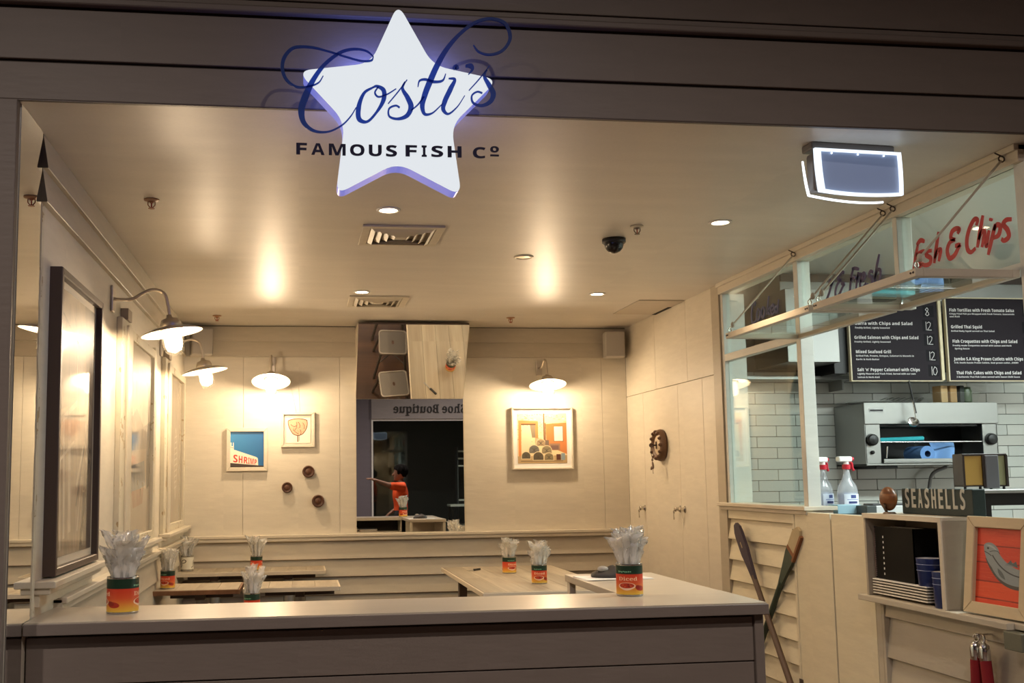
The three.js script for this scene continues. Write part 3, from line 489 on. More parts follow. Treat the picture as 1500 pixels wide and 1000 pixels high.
// kitchen shell
{
  struct('wall_kitchen_side', bx(6.0, 6.1, 0, 2.86, ZK - 0.1, ZF - 0.115), M.white, 'white kitchen end wall');
  struct('ceiling_kitchen', bx(XR + 0.06, 6.1, 2.84, 2.94, ZK - 0.1, ZF - 0.115), std([0.72, 0.72, 0.68], 0.6), 'white kitchen ceiling', 'ceiling');
  struct('trim_4', bx(XR + 0.02, XR + 0.06, HC, 2.86, -6.46, ZF - 0.1), M.white, 'upstand between dining ceiling and kitchen ceiling', 'trim');
  const w = struct('wall_kitchen_back', bx(XR + 0.06, 6.1, 0, 2.86, ZK - 0.1, ZK - 0.008), std([0.10, 0.095, 0.085], 0.8), 'kitchen wall of pale subway tiles with dark joints');
  struct('wall_kitchen_inner', bx(XR + 0.5, XR + 0.52, 0, 2.86, ZB - 0.1, ZK - 0.1), M.white, 'wall behind the cupboards');
  const tw = 0.2985, th = 0.0775, j = 0.0035, shades = [[0.60, 0.61, 0.56], [0.57, 0.58, 0.54], [0.63, 0.63, 0.58], [0.59, 0.58, 0.53]].map((c) => std(c, 0.16, { bumpMap: rep(paintBump, 2, 0.6), bumpScale: 0.0008 }));
  const tg = bx(-tw / 2 + j / 2, tw / 2 - j / 2, -th / 2 + j / 2, th / 2 - j / 2, -0.008, 0.0, 0.0022);
  for (let r = 0; r < 16; r++) { const y = 0.985 + r * th; for (let k = 0; k < 10; k++) { const x = XR + 0.2 + (k - 0.0) * tw + (r % 2) * tw / 2; const m = mesh('tile', tg, shades[Math.floor(hash(r, k) * 4)], w); m.position.set(x, y, ZK); } }
  // ceiling light panel of the kitchen
  for (const [x, z] of [[4.1, -4.2], [5.4, -4.2]]) { const t = thing('ceiling_light_panel', x < 5 ? 'white kitchen ceiling light panel above the pass shelf' : 'white kitchen ceiling light panel near the kitchen end wall', 'light', [x, 2.84, z]); mesh('frame', merge([bx(-0.62, 0.62, -0.012, 0, -0.16, -0.145), bx(-0.62, 0.62, -0.012, 0, 0.145, 0.16), bx(-0.62, -0.605, -0.012, 0, -0.145, 0.145), bx(0.605, 0.62, -0.012, 0, -0.145, 0.145)]), M.white, t); mesh('light_diffuser', bx(-0.6, 0.6, -0.008, -0.001, -0.145, 0.145), emissive(COOL, 4), t); rectLight(COOL, LIGHT.kitchen, 1.2, 0.29, [x, 2.825, z], [x, 0, z]); }
}
// extractor hood and shelf
{
  const t = thing('extractor_hood', 'stainless steel extractor hood above the tiled kitchen wall', 'hood', [0, 0, 0]);
  mesh('canopy', bx(3.25, 3.62, 2.2, 2.7, ZK + 0.002, -6.45, 0.004), M.steel, t); mesh('filter_side', bx(3.62, 3.715, 2.13, 2.66, ZK + 0.002, -6.53, 0.003), M.black, t); mesh('duct', bx(3.3, 6.0, 2.62, 2.84, ZK + 0.002, -6.62, 0.004), M.steel, t); mesh('edge_strip', bx(3.3, 5.6, 2.78, 2.83, -6.62, -6.6), M.brownDark, t);
  const s = thing('wall_shelf', 'narrow stainless shelf on the tiled wall under the hood', 'shelf', [0, 0, 0]); mesh('shelf_board', bx(2.95, 3.9, 2.11, 2.135, ZK + 0.002, -6.72, 0.003), M.steel, s); mesh('shelf_lip', bx(2.95, 3.9, 2.135, 2.16, ZK + 0.002, ZK + 0.012), M.steel, s); for (const x of [3.05, 3.8]) mesh('bracket', bx(x, x + 0.012, 2.04, 2.11, ZK + 0.002, -6.76), M.steelDull, s);
}
// menu boards
{
  const zM = -6.5, P = (x, y) => onZ(x, y, zM), bg = '#2a232a';
  const board = (px0, px1, rows, prices, label) => {
    const a = P(px0, 437), b = P(px1, 557), w = b.x - a.x, h = a.y - b.y; const W = 1024, H = Math.round(1024 * h / w), k = W / (px1 - px0);
    const tex = canvasTex(W, H, (c) => {
      c.fillStyle = bg; c.fillRect(0, 0, W, H); c.fillStyle = '#f6f3f2';
      for (const [txt, x, y, s, wd] of rows) { c.font = (s > 6 ? 'bold ' : 'bold ') + Math.round(s * k) + 'px sans-serif'; c.save(); c.translate((x - px0) * k, (y - 437) * k); const m = c.measureText(txt).width; c.scale(wd ? wd * k / m : 1, 1); c.fillText(txt, 0, 0); c.restore(); }
      c.strokeStyle = '#e6e3e2'; c.lineWidth = 0.9 * k; c.lineCap = 'round'; c.lineJoin = 'round';
      for (const [txt, x, y] of prices) { c.fillStyle = '#17131a'; c.fillRect((x - 4 - px0) * k, (y - 15 - 437) * k, 17 * k, 17 * k); let dx = 0; for (const ch of txt) { const q = { 1: [[[2, -12], [2, 0]]], 2: [[[0, -10], [3, -12], [6, -10], [5, -6], [0, 0], [7, 0]]], 8: [[[5, -10], [3, -12], [0, -9], [5, -5], [6, -2], [3, 0], [0, -2], [2, -5], [5, -9]]], 0: [[[3, -12], [0, -7], [1, -1], [4, 0], [7, -5], [6, -10], [3, -12]]] }[ch]; for (const l of q) { c.beginPath(); l.forEach((p, i) => { const X = (x + dx + p[0] * 0.9 - px0) * k, Y = (y + p[1] - 437) * k; i ? c.lineTo(X, Y) : c.moveTo(X, Y); }); c.stroke(); } dx += ch === '1' ? 3.6 : 7; } }
    });
    const t = thing('menu_board', label, 'menu', [(a.x + b.x) / 2, (a.y + b.y) / 2, zM]); mesh('panel', bx(-w / 2, w / 2, -h / 2, h / 2, -0.02, -0.001, 0.002), std([0.02, 0.017, 0.02], 0.3), t);
    mesh('print', quadXY(w - 0.004, h - 0.004), print(tex, 0.5, { specularIntensity: 0.25 }), t); const e = std([0.72, 0.62, 0.42], 0.4), f = 0.0108;
    for (const [x0, x1, y0, y1] of [[-w / 2 - f, w / 2 + f, h / 2, h / 2 + f * 0.7], [-w / 2 - f, w / 2 + f, -h / 2 - f * 0.7, -h / 2], [-w / 2 - f, -w / 2, -h / 2, h / 2], [w / 2, w / 2 + f, -h / 2, h / 2]]) mesh('frame_bar', bx(x0, x1, y0, y1, -0.02, 0.008, 0.002), e, t);
    if (px0 < 1300) mesh('divider_bar', bx(w / 2 + 0.0005, w / 2 + 0.0225, -h / 2, h / 2, -0.019, 0.011, 0.002), std([0.8, 0.68, 0.42], 0.35), t); for (const x of [-w / 2 + 0.05, w / 2 - 0.05]) mesh('hanger', rod([x, h / 2 + 0.007, -0.01], [x, 2.84 - (a.y + b.y) / 2, -0.01], 0.003, 6), M.steelDull, t);
    return t;
  };
  board(1242, 1379, [['Tabboli, Capsicum and Aioli', 1250, 447, 4.6, 70], ['served in warm bread', 1250, 453, 3.6, 60], ['Barra with Chips and Salad', 1250, 475, 6.2, 90], ['Freshly Grilled, Lightly Seasoned', 1250, 480.5, 3.4, 54], ['Grilled Salmon with Chips and Salad', 1248, 495.5, 6.2, 100], ['Freshly Grilled, Lightly Seasoned', 1248, 501, 3.4, 56], ['Mixed Seafood Grill', 1249, 516.5, 6.2, 55], ['Grilled Fish, Prawns, Octopus, Calamari & Mussels in', 1249, 521.5, 3.4, 90], ['Garlic & Herb Butter', 1249, 526.5, 3.4, 36], ["Salt 'n' Pepper Calamari with Chips", 1250, 542.5, 6.2, 97], ['Lightly Floured and Flash Fried, Served with our own', 1250, 547.5, 3.4, 90], ['Lemon & Herb Aioli', 1250, 552.5, 3.4, 34]], [['8', 1361, 461], ['12', 1359, 482], ['12', 1360, 503], ['12', 1362, 526], ['10', 1364, 548]], 'dark menu board with chalked prices, left of the gold divider');
  board(1384, 1522, [['Fish Tortillas with Fresh Tomato Salsa', 1389, 455.5, 6.2, 102], ['Crispy Fried Fish pcs Wrapped with fresh Tomato, Guacamole', 1389, 460, 3.3, 102], ['and Aioli', 1389, 464, 3.3, 16], ['Grilled Thai Squid', 1390, 480, 6.2, 49], ['Grilled Baby Squid served on Thai Salad', 1390, 485, 3.3, 68], ['Fish Croquettes with Chips and Salad', 1391, 501, 6.2, 102], ['Freshly made Croquettes served with Lemon and Herb', 1391, 506, 3.3, 92], ['Spring Sauce', 1394, 510.5, 3.3, 23], ['Jumbo S.A King Prawn Cutlets with Chips', 1392, 526.5, 6.2, 108], ['4 XL South Aussie Prawn Cutlets, best prawn cutlet...EVER!!', 1392, 531, 3.3, 100], ['Thai Fish Cakes with Chips and Salad', 1394, 546.5, 6.2, 102], ['3 Authentic Thai Fish Cakes served with Sweet Chilli Sauce', 1394, 551.5, 3.3, 99]], [['8', 1508, 460], ['12', 1506, 485], ['10', 1506, 508], ['12', 1506, 532], ['12', 1506, 552]], 'dark menu board listing Fish Tortillas, right of the gold divider');
}
// salamander grill
{
  const x0 = 3.83, x1 = 4.815, y0 = 1.505, y1 = 1.932, zf = -6.56, zb = ZK + 0.004;
  const t = thing('salamander_grill', 'stainless steel salamander grill on the tiled wall', 'grill', [0, 0, 0]);
  mesh('side_casing', bx(x0, x0 + 0.012, y0, y1 - 0.005, zb, zf, 0.003), M.steelDull, t); mesh('side_casing', bx(x1 - 0.012, x1, y0, y1 - 0.005, zb, zf, 0.003), M.steelDull, t);
  mesh('top_casing', bx(x0, x1, y1 - 0.012, y1, zb, zf, 0.003), M.steel, t); mesh('rear_casing', bx(x0 + 0.01, x1 - 0.01, y0, y1 - 0.012, zb, zb + 0.012), M.black, t);
  mesh('front_hood', bx(x0 - 0.002, x1 + 0.004, y1 - 0.145, y1 + 0.003, zf - 0.012, zf + 0.012, 0.004), M.steel, t); mesh('floor_casing', bx(x0, x1, y0, y0 + 0.014, zb, zf + 0.008, 0.003), M.steel, t);
  for (const [a, b] of [[x0, x0 + 0.115], [x1 - 0.115, x1]]) { const c = mesh('control_panel', bx(a + 0.001, b - 0.001, y0 + 0.014, y1 - 0.145, zf - 0.02, zf, 0.003), M.steel, t); mesh('knob', lathe([[0.001, 0.036], [0.03, 0.034], [0.038, 0.026], [0.042, 0.0], [0.001, 0]], 22).rotateX(Math.PI / 2).translate((a + b) / 2 + (a < 4 ? -0.01 : 0.0), y0 + 0.175, zf), M.black, c); if (a < 4) mesh('small_button', lathe([[0.001, 0.016], [0.012, 0.014], [0.013, 0], [0.001, 0]], 14).rotateX(Math.PI / 2).translate((a + b) / 2 - 0.01, y0 + 0.09, zf), M.black, c); }
  const rk = []; for (let i = 0; i < 16; i++) rk.push(rod([x0 + 0.13 + i * 0.048, y0 + 0.16, zb + 0.03], [x0 + 0.13 + i * 0.048, y0 + 0.16, zf - 0.01], 0.003, 6)); rk.push(rod([x0 + 0.11, y0 + 0.16, zf - 0.012], [x1 - 0.11, y0 + 0.16, zf - 0.012], 0.006, 8)); mesh('grill_rack', merge(rk), M.chrome, t);
  mesh('drip_tray', merge([bx(x0 + 0.12, x1 - 0.12, y0 + 0.016, y0 + 0.022, zb + 0.02, zf + 0.02), bx(x0 + 0.12, x1 - 0.12, y0 + 0.016, y0 + 0.045, zf + 0.012, zf + 0.02, 0.003)]), M.steel, t);
  mesh('handle', rod([x0 + 0.15, y0 + 0.05, zf + 0.0], [x0 + 0.158, y0 + 0.13, zf + 0.004], 0.006, 8), M.chrome, t);
  mesh('badge', bx(x0 + 0.035, x0 + 0.14, y1 - 0.062, y1 - 0.036, zf + 0.012, zf + 0.015, 0.001), std([0.6, 0.6, 0.6], 0.4), t); mesh('badge_print', bx(x0 + 0.04, x0 + 0.135, y1 - 0.058, y1 - 0.045, zf + 0.015, zf + 0.0156), M.black, t);
  mesh('element', bx(x0 + 0.13, x1 - 0.13, y1 - 0.16, y1 - 0.148, zb + 0.03, zf - 0.03), M.black, t);
  mesh('wall_bracket', bx(x0 + 0.1, x0 + 0.26, y0 - 0.022, y0, zb, zf - 0.05, 0.003), M.black, t);
  // cloths inside
  const roll = thing('paper_towel_roll', 'blue paper towel roll lying inside the grill', 'paper towel', [4.31, y0 + 0.022, -6.62]); const bl = std([0.16, 0.33, 0.68], 0.9);
  mesh('roll', merge([new THREE.CylinderGeometry(0.055, 0.055, 0.2, 26, 1, true).rotateX(Math.PI / 2).translate(0, 0.056, -0.08), new THREE.RingGeometry(0.022, 0.055, 26).translate(0, 0.056, 0.02), new THREE.RingGeometry(0.022, 0.055, 26).rotateY(Math.PI).translate(0, 0.056, -0.18)]), bl, roll); mesh('core', new THREE.CylinderGeometry(0.022, 0.022, 0.2, 18, 1, true).rotateX(Math.PI / 2).translate(0, 0.056, -0.08), std([0.05, 0.1, 0.22], 0.9, { side: THREE.DoubleSide }), roll);
  const cg = new THREE.PlaneGeometry(0.16, 0.26, 10, 16), cp = cg.attributes.position; for (let i = 0; i < cp.count; i++) { const x = cp.getX(i), y = cp.getY(i); const v = (y + 0.13) / 0.26; cp.setXYZ(i, x * (0.75 + 0.25 * v) + 0.05 * v, v * 0.14, -0.02 + 0.03 * Math.sin(x * 30) - 0.08 * v * v); } cg.computeVertexNormals();
  const cl = single('paper_sheet', cg, std([0.2, 0.38, 0.72], 0.9, { side: THREE.DoubleSide }), 'blue paper sheet hanging loose inside the grill', 'paper towel'); cl.position.set(4.43, y0 + 0.024, -6.6);
  const cy = single('folded_cloth', new RoundedBoxGeometry(0.36, 0.03, 0.12, 2, 0.012), std([0.03, 0.42, 0.48], 0.8), 'folded turquoise cloth on the grill rack', 'cloth'); cy.position.set(4.13, y0 + 0.181, -6.68); cy.rotation.z = 0.03;
  // on top of the grill
  const pl = thing('plate_rack', 'low wire rack with thin plates on the grill top', 'rack', [4.2, y1, -6.72]); const wr = []; for (let i = 0; i < 7; i++) wr.push(tube([[-0.14 + i * 0.04, 0.004, 0.08], [-0.1 + i * 0.045, 0.045, 0.02], [-0.1 + i * 0.045, 0.04, -0.06], [-0.14 + i * 0.04, 0.004, -0.1]], 0.0025, 16, 5)); mesh('wire_frame', merge(wr), M.steelDull, pl); mesh('plate', lathe([[0.001, 0], [0.1, 0.0], [0.15, 0.016], [0.152, 0.02], [0.1, 0.006], [0.001, 0.006]], 30).translate(-0.22, 0.0005, -0.02), M.white, pl);
  const tb = thing('plastic_tub', 'clear plastic tub on the grill top holding bread and jars', 'container', [4.56, y1, -6.66]); const tw = 0.16, td = 0.09, hh = 0.075, sh = (o) => new THREE.Shape([[-tw + o, -td + o], [tw - o, -td + o], [tw - o, td - o], [-tw + o, td - o]].map((p) => new THREE.Vector2(...p)));
  const wallp = []; for (const [a, b] of [[[-1, -1], [1, -1]], [[1, -1], [1, 1]], [[1, 1], [-1, 1]], [[-1, 1], [-1, -1]]]) { const g = new THREE.BufferGeometry(), s = 0.84; g.setAttribute('position', new THREE.Float32BufferAttribute([a[0] * tw * s, 0.002, a[1] * td * s, b[0] * tw * s, 0.002, b[1] * td * s, b[0] * tw, hh, b[1] * td, a[0] * tw * s, 0.002, a[1] * td * s, b[0] * tw, hh, b[1] * td, a[0] * tw, hh, a[1] * td], 3)); g.computeVertexNormals(); g.setAttribute('uv', new THREE.BufferAttribute(new Float32Array(12), 2)); wallp.push(g); }
  mesh('tub_walls', merge(wallp), M.clear, tb); mesh('tub_base', bx(-tw * 0.84, tw * 0.84, 0.001, 0.004, -td * 0.84, td * 0.84), M.clear, tb); mesh('tub_rim', merge([bx(-tw - 0.012, tw + 0.012, hh - 0.003, hh, -td - 0.01, -td), bx(-tw - 0.012, tw + 0.012, hh - 0.003, hh, td, td + 0.01), bx(-tw - 0.012, -tw, hh - 0.003, hh, -td, td), bx(tw, tw + 0.012, hh - 0.003, hh, -td, td)]), M.clear, tb);
  for (const [dx, c, lab] of [[-0.09, [0.55, 0.36, 0.17], 'tan sponge block standing in the clear tub, outer one'], [-0.02, [0.42, 0.25, 0.1], 'darker tan sponge block in the middle of the clear tub'], [0.045, [0.03, 0.035, 0.03], 'dark block beside the green jar in the clear tub']]) { const m = single('sponge_block', new RoundedBoxGeometry(dx > 0 ? 0.035 : 0.055, 0.12, 0.09, 2, 0.006), std(c, 0.8), lab, 'sponge'); m.position.set(4.56 + dx, y1 + 0.066, -6.66); m.rotation.y = 0.1; }
  const jr = single('green_jar', lathe([[0.001, 0], [0.035, 0.0], [0.04, 0.01], [0.042, 0.08], [0.034, 0.1], [0.034, 0.11], [0.001, 0.11]], 22), std([0.07, 0.1, 0.05], 0.3), 'dark green jar in the clear tub', 'jar'); jr.position.set(4.56 + 0.1, y1 + 0.006, -6.655);
  // ladle
  const ld = thing('ladle', 'steel ladle hanging below the menu boards', 'ladle', [0, 0, 0]); const a = onZ(1331, 556.5, -6.497), b = onZ(1342, 605, -6.48), cpt = onZ(1338, 617, -6.48);
  mesh('handle', tube([a, a.clone().lerp(b, 0.5), b], 0.006, 12, 8), M.black, ld); mesh('bowl', lathe([[0.001, -0.035], [0.02, -0.031], [0.034, -0.016], [0.038, 0.0], [0.036, 0.0], [0.031, -0.014], [0.001, -0.031]], 24).rotateX(0.9).rotateZ(0.3).translate(...cpt.toArray()), M.chrome, ld); mesh('shank', rod(a.clone().lerp(b, 0.45), cpt.clone().add(new THREE.Vector3(0.02, 0.02, 0)), 0.0045, 8), M.chrome, ld);
  // gas hose
  const h = onZ(1361, 716, -6.85), i2 = onZ(1366, 694, -6.85), j2 = onZ(1385, 684, -6.85), k2 = onZ(1392, 676, -6.88);
  const hs = thing('gas_hose', 'grey flexible hose under the grill', 'hose', [0, 0, 0]); mesh('hose', tube([h.clone().add(new THREE.Vector3(-0.01, -0.25, 0)), h, i2, j2], 0.012, 24, 10), std([0.22, 0.22, 0.22], 0.5), hs); mesh('fitting', merge([rod(j2, k2, 0.014, 10), rod(k2, k2.clone().add(new THREE.Vector3(0, 0.03, 0)), 0.018, 10)]), M.steelDull, hs);
}
// kitchen bench behind the sill
{
  const t = thing('kitchen_bench', 'stainless kitchen bench behind the servery sill', 'bench', [0, 0, 0]); mesh('bench_top', bx(XR + 0.2, 3.4, 1.195, 1.232, -6.3, -4.9, 0.004), M.steel, t); mesh('bench_front', bx(XR + 0.22, 3.38, 0.1, 1.195, -4.95, -4.93), M.steelDull, t); for (const [x, z] of [[XR + 0.24, -6.26], [3.36, -6.26], [XR + 0.24, -4.97], [3.36, -4.97]]) mesh('leg', bx(x - 0.02, x + 0.02, 0, 1.195, z - 0.02, z + 0.02), M.steelDull, t);
  const spray = (x, z, turn, label) => { const s = thing('spray_bottle', label, 'bottle', [x, 1.2325, z], turn, 'spray bottles on the kitchen bench'); 
    const prof = (k) => { const pts = [[0.001, 0], [0.045, 0.0], [0.05, 0.008], [0.05, 0.1], [0.044, 0.13], [0.024, 0.16], [0.016, 0.19], [0.014, 0.215], [0.001, 0.215]]; return lathe(pts.map(([r, y]) => [r * k, y]), 26).scale(1.15, 1, 0.75); };
    mesh('bottle', prof(1), new THREE.MeshPhysicalMaterial({ color: lin(0.9, 0.93, 0.97), transmission: 0.75, thickness: 0, roughness: 0.15 }), s); mesh('liquid', lathe([[0.001, 0.004], [0.045, 0.004], [0.046, 0.095], [0.001, 0.097]], 24).scale(1.13, 1, 0.72), new THREE.MeshPhysicalMaterial({ color: lin(0.62, 0.68, 0.85), transmission: 0.5, thickness: 0, roughness: 0.2 }), s);
    mesh('paper_label', new THREE.CylinderGeometry(0.0512, 0.0512, 0.06, 20, 1, true, -0.9, 1.8).scale(1.15, 1, 0.75).translate(0, 0.06, 0), print(canvasTex(128, 96, (c) => { c.fillStyle = '#dfe6f4'; c.fillRect(0, 0, 128, 96); c.fillStyle = '#3c4a86'; c.fillRect(46, 8, 40, 26); c.fillStyle = '#25346f'; c.fillRect(30, 58, 66, 18); c.fillStyle = '#8b97c4'; c.fillRect(20, 42, 90, 6); }), 0.5, { side: THREE.DoubleSide }), s);
    const hd = mesh('trigger_head', merge([new RoundedBoxGeometry(0.085, 0.028, 0.03, 2, 0.008).translate(-0.012, 0.262, 0), cyl(0.014, 0.012, 0.03, 0, 0.225, 0, 14)]), std([0.85, 0.83, 0.8], 0.35), s); const rd = std([0.62, 0.02, 0.04], 0.35); mesh('collar', cyl(0.02, 0.019, 0.024, 0, 0.212, 0, 18), rd, s); mesh('trigger', tube([[0.02, 0.252, 0], [0.036, 0.24, 0], [0.038, 0.22, 0], [0.046, 0.205, 0]], 0.0065, 12, 8), rd, hd); mesh('nozzle', new THREE.CylinderGeometry(0.009, 0.011, 0.014, 12).rotateZ(Math.PI / 2).translate(0.036, 0.262, 0), rd, hd); s.scale.setScalar(1.16); return s; };
  spray(3.145, -5.6, 0.25, 'clear spray bottle with red and white trigger, fully visible on the bench'); spray(3.065, -5.72, 0.5, 'clear spray bottle with red trigger half hidden by the servery post');
  const b1 = single('blue_carton', new RoundedBoxGeometry(0.14, 0.05, 0.1, 1, 0.004), std([0.3, 0.48, 0.58], 0.6), 'low pale blue carton on the bench before the spray bottles', 'carton'); b1.position.set(3.0, 1.2575, -5.38);
  const pr = thing('receipt_printer', 'grey and dark desktop printer on the kitchen bench', 'printer', [3.2, 1.2325, -5.3]); mesh('body', bx(-0.15, 0.13, 0, 0.045, -0.07, 0.07, 0.005), std([0.55, 0.56, 0.56], 0.4), pr); mesh('side_cover', bx(-0.16, -0.1, 0, 0.046, -0.072, 0.072, 0.004), std([0.05, 0.06, 0.06], 0.5), pr); mesh('lid', bx(-0.1, 0.12, 0.045, 0.055, -0.066, 0.03, 0.004), std([0.03, 0.03, 0.035], 0.3), pr);
}
// pass shelf with napkin dispenser
{
  const t = thing('pass_shelf', 'dark steel pass shelf carrying the napkin dispenser', 'shelf', [0, 0, 0]); mesh('shelf_board', bx(3.0, 4.3, 1.355, 1.372, -4.72, -4.3, 0.003), M.steelDull, t); mesh('apron', bx(3.1, 4.3, 1.3, 1.355, -4.36, -4.34), M.black, t); for (const [x, z] of [[3.12, -4.36], [4.2, -4.36], [3.12, -4.66], [4.2, -4.66]]) mesh('leg', bx(x - 0.014, x + 0.014, 0, 1.355, z - 0.014, z + 0.014), M.black, t);
  const n = thing('napkin_dispenser', 'black framed napkin dispenser with gold and olive panels', 'dispenser', [3.2, 1.3722, -4.5], -0.15);
  mesh('case', merge([bx(-0.105, 0.105, 0.012, 0.018, -0.045, 0.045), bx(-0.105, 0.105, 0.156, 0.166, -0.045, 0.045, 0.003), bx(-0.105, -0.095, 0.012, 0.16, -0.045, 0.05), bx(0.095, 0.105, 0.012, 0.16, -0.045, 0.05), bx(-0.012, -0.002, 0.012, 0.16, -0.045, 0.05), bx(-0.105, 0.105, 0.012, 0.16, -0.045, -0.04)]), std([0.03, 0.018, 0.014], 0.35), n);
  mesh('gold_panel', bx(-0.095, -0.012, 0.018, 0.156, 0.03, 0.042, 0.002), std([0.42, 0.25, 0.055], 0.4), n); mesh('olive_panel', bx(0.06, 0.095, 0.018, 0.156, 0.03, 0.042, 0.002), std([0.30, 0.29, 0.15], 0.4), n); mesh('napkins', bx(-0.002, 0.06, 0.004, 0.158, 0.02, 0.056, 0.004), std([0.12, 0.115, 0.125], 0.9), n); for (const x of [-0.09, -0.02, 0.03, 0.09]) mesh('foot', cyl(0.006, 0.006, 0.012, x, 0, 0.03, 10), M.rubber, n);
}
// open box shelf on the ledge with menus, tins and tray stack
{
  const zA = -4.6, zB2 = -4.0, x0 = 2.655, x1 = 2.87, y0 = 0.8855, y1 = 1.266, w = 0.016;
  const t = thing('box_shelf', 'open painted timber box standing on the servery ledge', 'shelf', [0, 0, 0]); const m = paint([0.42, 0.36, 0.28], 0.5);
  mesh('top_board', bx(x0, x1, y1 - w, y1, zA, zB2, 0.002), M.trim, t); mesh('side_board', bx(x0, x1, y0, y1 - w, zB2 - w, zB2, 0.002), m, t); mesh('side_board', bx(x0, x1, y0, y1 - w, zA, zA + w, 0.002), m, t); mesh('back_board', bx(x1 - 0.01, x1, y0, y1 - w, zA + w, zB2 - w), m, t); mesh('edge_facing', merge([bx(x0 - 0.006, x0, y1 - 0.022, y1, zA, zB2), bx(x0 - 0.006, x0, y0, y1 - 0.022, zB2 - 0.02, zB2)]), M.trim, t);
  for (let i = 0; i < 6; i++) { const g = new RoundedBoxGeometry(0.17, 0.006, 0.42, 1, 0.002); const s = single('serving_tray', g, i === 5 ? M.plasticWhite : std([0.7, 0.66, 0.58], 0.4), i === 0 ? 'lowest pale tray of the stack in the box shelf' : i === 5 ? 'topmost pale tray of the stack in the box shelf' : 'pale tray in the middle of the stack in the box shelf', 'tray', 'trays in the box shelf'); s.position.set(2.752, 0.9 + i * 0.0125, -4.36); const sp = mesh('tray_foot', new RoundedBoxGeometry(0.12, 0.0065, 0.36, 1, 0.002).translate(0, -0.0063, 0), M.brownDark, s); }
  const bk = thing('menu_folder', 'thick black spiral-bound folder standing on the trays', 'folder', [2.74, 0.966, -4.41]); mesh('cover', merge([bx(-0.055, -0.05, 0, 0.24, -0.155, 0.155), bx(0.05, 0.055, 0, 0.24, -0.155, 0.155), bx(-0.055, 0.055, 0, 0.24, 0.15, 0.155)]), std([0.004, 0.004, 0.004], 0.5, { specularIntensity: 0.25 }), bk); mesh('pages', bx(-0.05, 0.05, 0.002, 0.236, -0.148, 0.15), M.white, bk);
  const rings = []; for (let i = 0; i < 26; i++) rings.push(new THREE.TorusGeometry(0.006, 0.0014, 5, 10).rotateX(Math.PI / 2).translate(-0.052, 0.012 + i * 0.0087, -0.152)); mesh('spiral', merge(rings), std([0.25, 0.16, 0.16], 0.4), bk); for (let i = 0; i < 8; i++) mesh('staple', bx(-0.0565, -0.055, 0.02 + i * 0.024, 0.03 + i * 0.024, -0.085, -0.079), M.white, bk);
  const tin = (x, z, y, h, r, label) => { const q = thing('blue_cup_stack', label, 'cups', [x, y, z]); const navy = std([0.008, 0.022, 0.12], 0.35); mesh('cup_stack', lathe([[0.001, 0], [r * 0.88, 0], [r, h - 0.004], [r * 1.02, h], [r * 0.96, h], [r * 0.9, h - 0.02], [0.001, h - 0.02]], 30), navy, q); for (let i = 0; i < 2; i++) mesh('rim', new THREE.TorusGeometry(r * (0.985 - i * 0.02), 0.0016, 6, 34).rotateX(Math.PI / 2).translate(0, h - 0.026 - i * 0.026, 0), std([0.25, 0.3, 0.5], 0.3), q); mesh('inside', lathe([[0.001, h - 0.019], [r * 0.9, h - 0.019], [r * 0.95, h - 0.001]], 24), M.white, q); return q; };
  tin(2.715, -4.19, 0.966, 0.118, 0.055, 'navy blue paper cup stack standing on the trays before the folder'); tin(2.705, -4.075, 0.8857, 0.15, 0.05, 'navy blue cup stack beside the tray pile in the box shelf');
  const gr = single('grey_canister', lathe([[0.001, 0], [0.034, 0], [0.035, 0.115], [0.001, 0.117]], 24), std([0.1, 0.13, 0.16], 0.4), 'slate grey canister behind the navy cups on the trays', 'canister'); gr.position.set(2.80, 0.966, -4.2);
  // SEASHELLS sign
  const sg = thing('wooden_sign', 'weathered dark green block sign reading SEASHELLS on the box shelf', 'sign', [2.80, y1, -4.2], -Math.PI / 2 + 0.03); const wg = paint([0.022, 0.042, 0.042], 0.6);
  mesh('sign_block', bx(-0.25, 0.235, 0.001, 0.115, -0.03, 0.03, 0.004), wg, sg); const chars = 'SEASHELLS'; chars.split('').forEach((ch, i) => { const g = textGeo(ch, FONT_B, 1, 0.03), bb = g.boundingBox; g.translate(-bb.min.x, 0, 0); g.scale(0.03 / (bb.max.x - bb.min.x), 0.062 / 0.72, 0.06); mesh('letter', g.translate(-0.222 + i * 0.0475, 0.03, 0.0301), std([0.55, 0.55, 0.48], 0.7), sg); });
  const sh = thing('shell_ornament', 'round brown shell on a small stand beside the SEASHELLS sign', 'ornament', [2.70, y1 + 0.0005, -4.455]); mesh('shell', new THREE.SphereGeometry(0.055, 26, 20).scale(0.55, 1, 1).translate(0, 0.068, 0), std([1, 1, 1], 0.4, { map: rep(woodTex([80, 44, 16], [140, 84, 34], 2, 18), 1, 1) }), sh); mesh('stand', merge([cyl(0.03, 0.024, 0.008, -0.004, 0, 0.01, 16), tube([[-0.01, 0.006, 0.0], [-0.028, 0.03, 0.01], [-0.03, 0.045, 0.02]], 0.006, 10, 8)]), std([0.12, 0.08, 0.05], 0.5), sh);
}
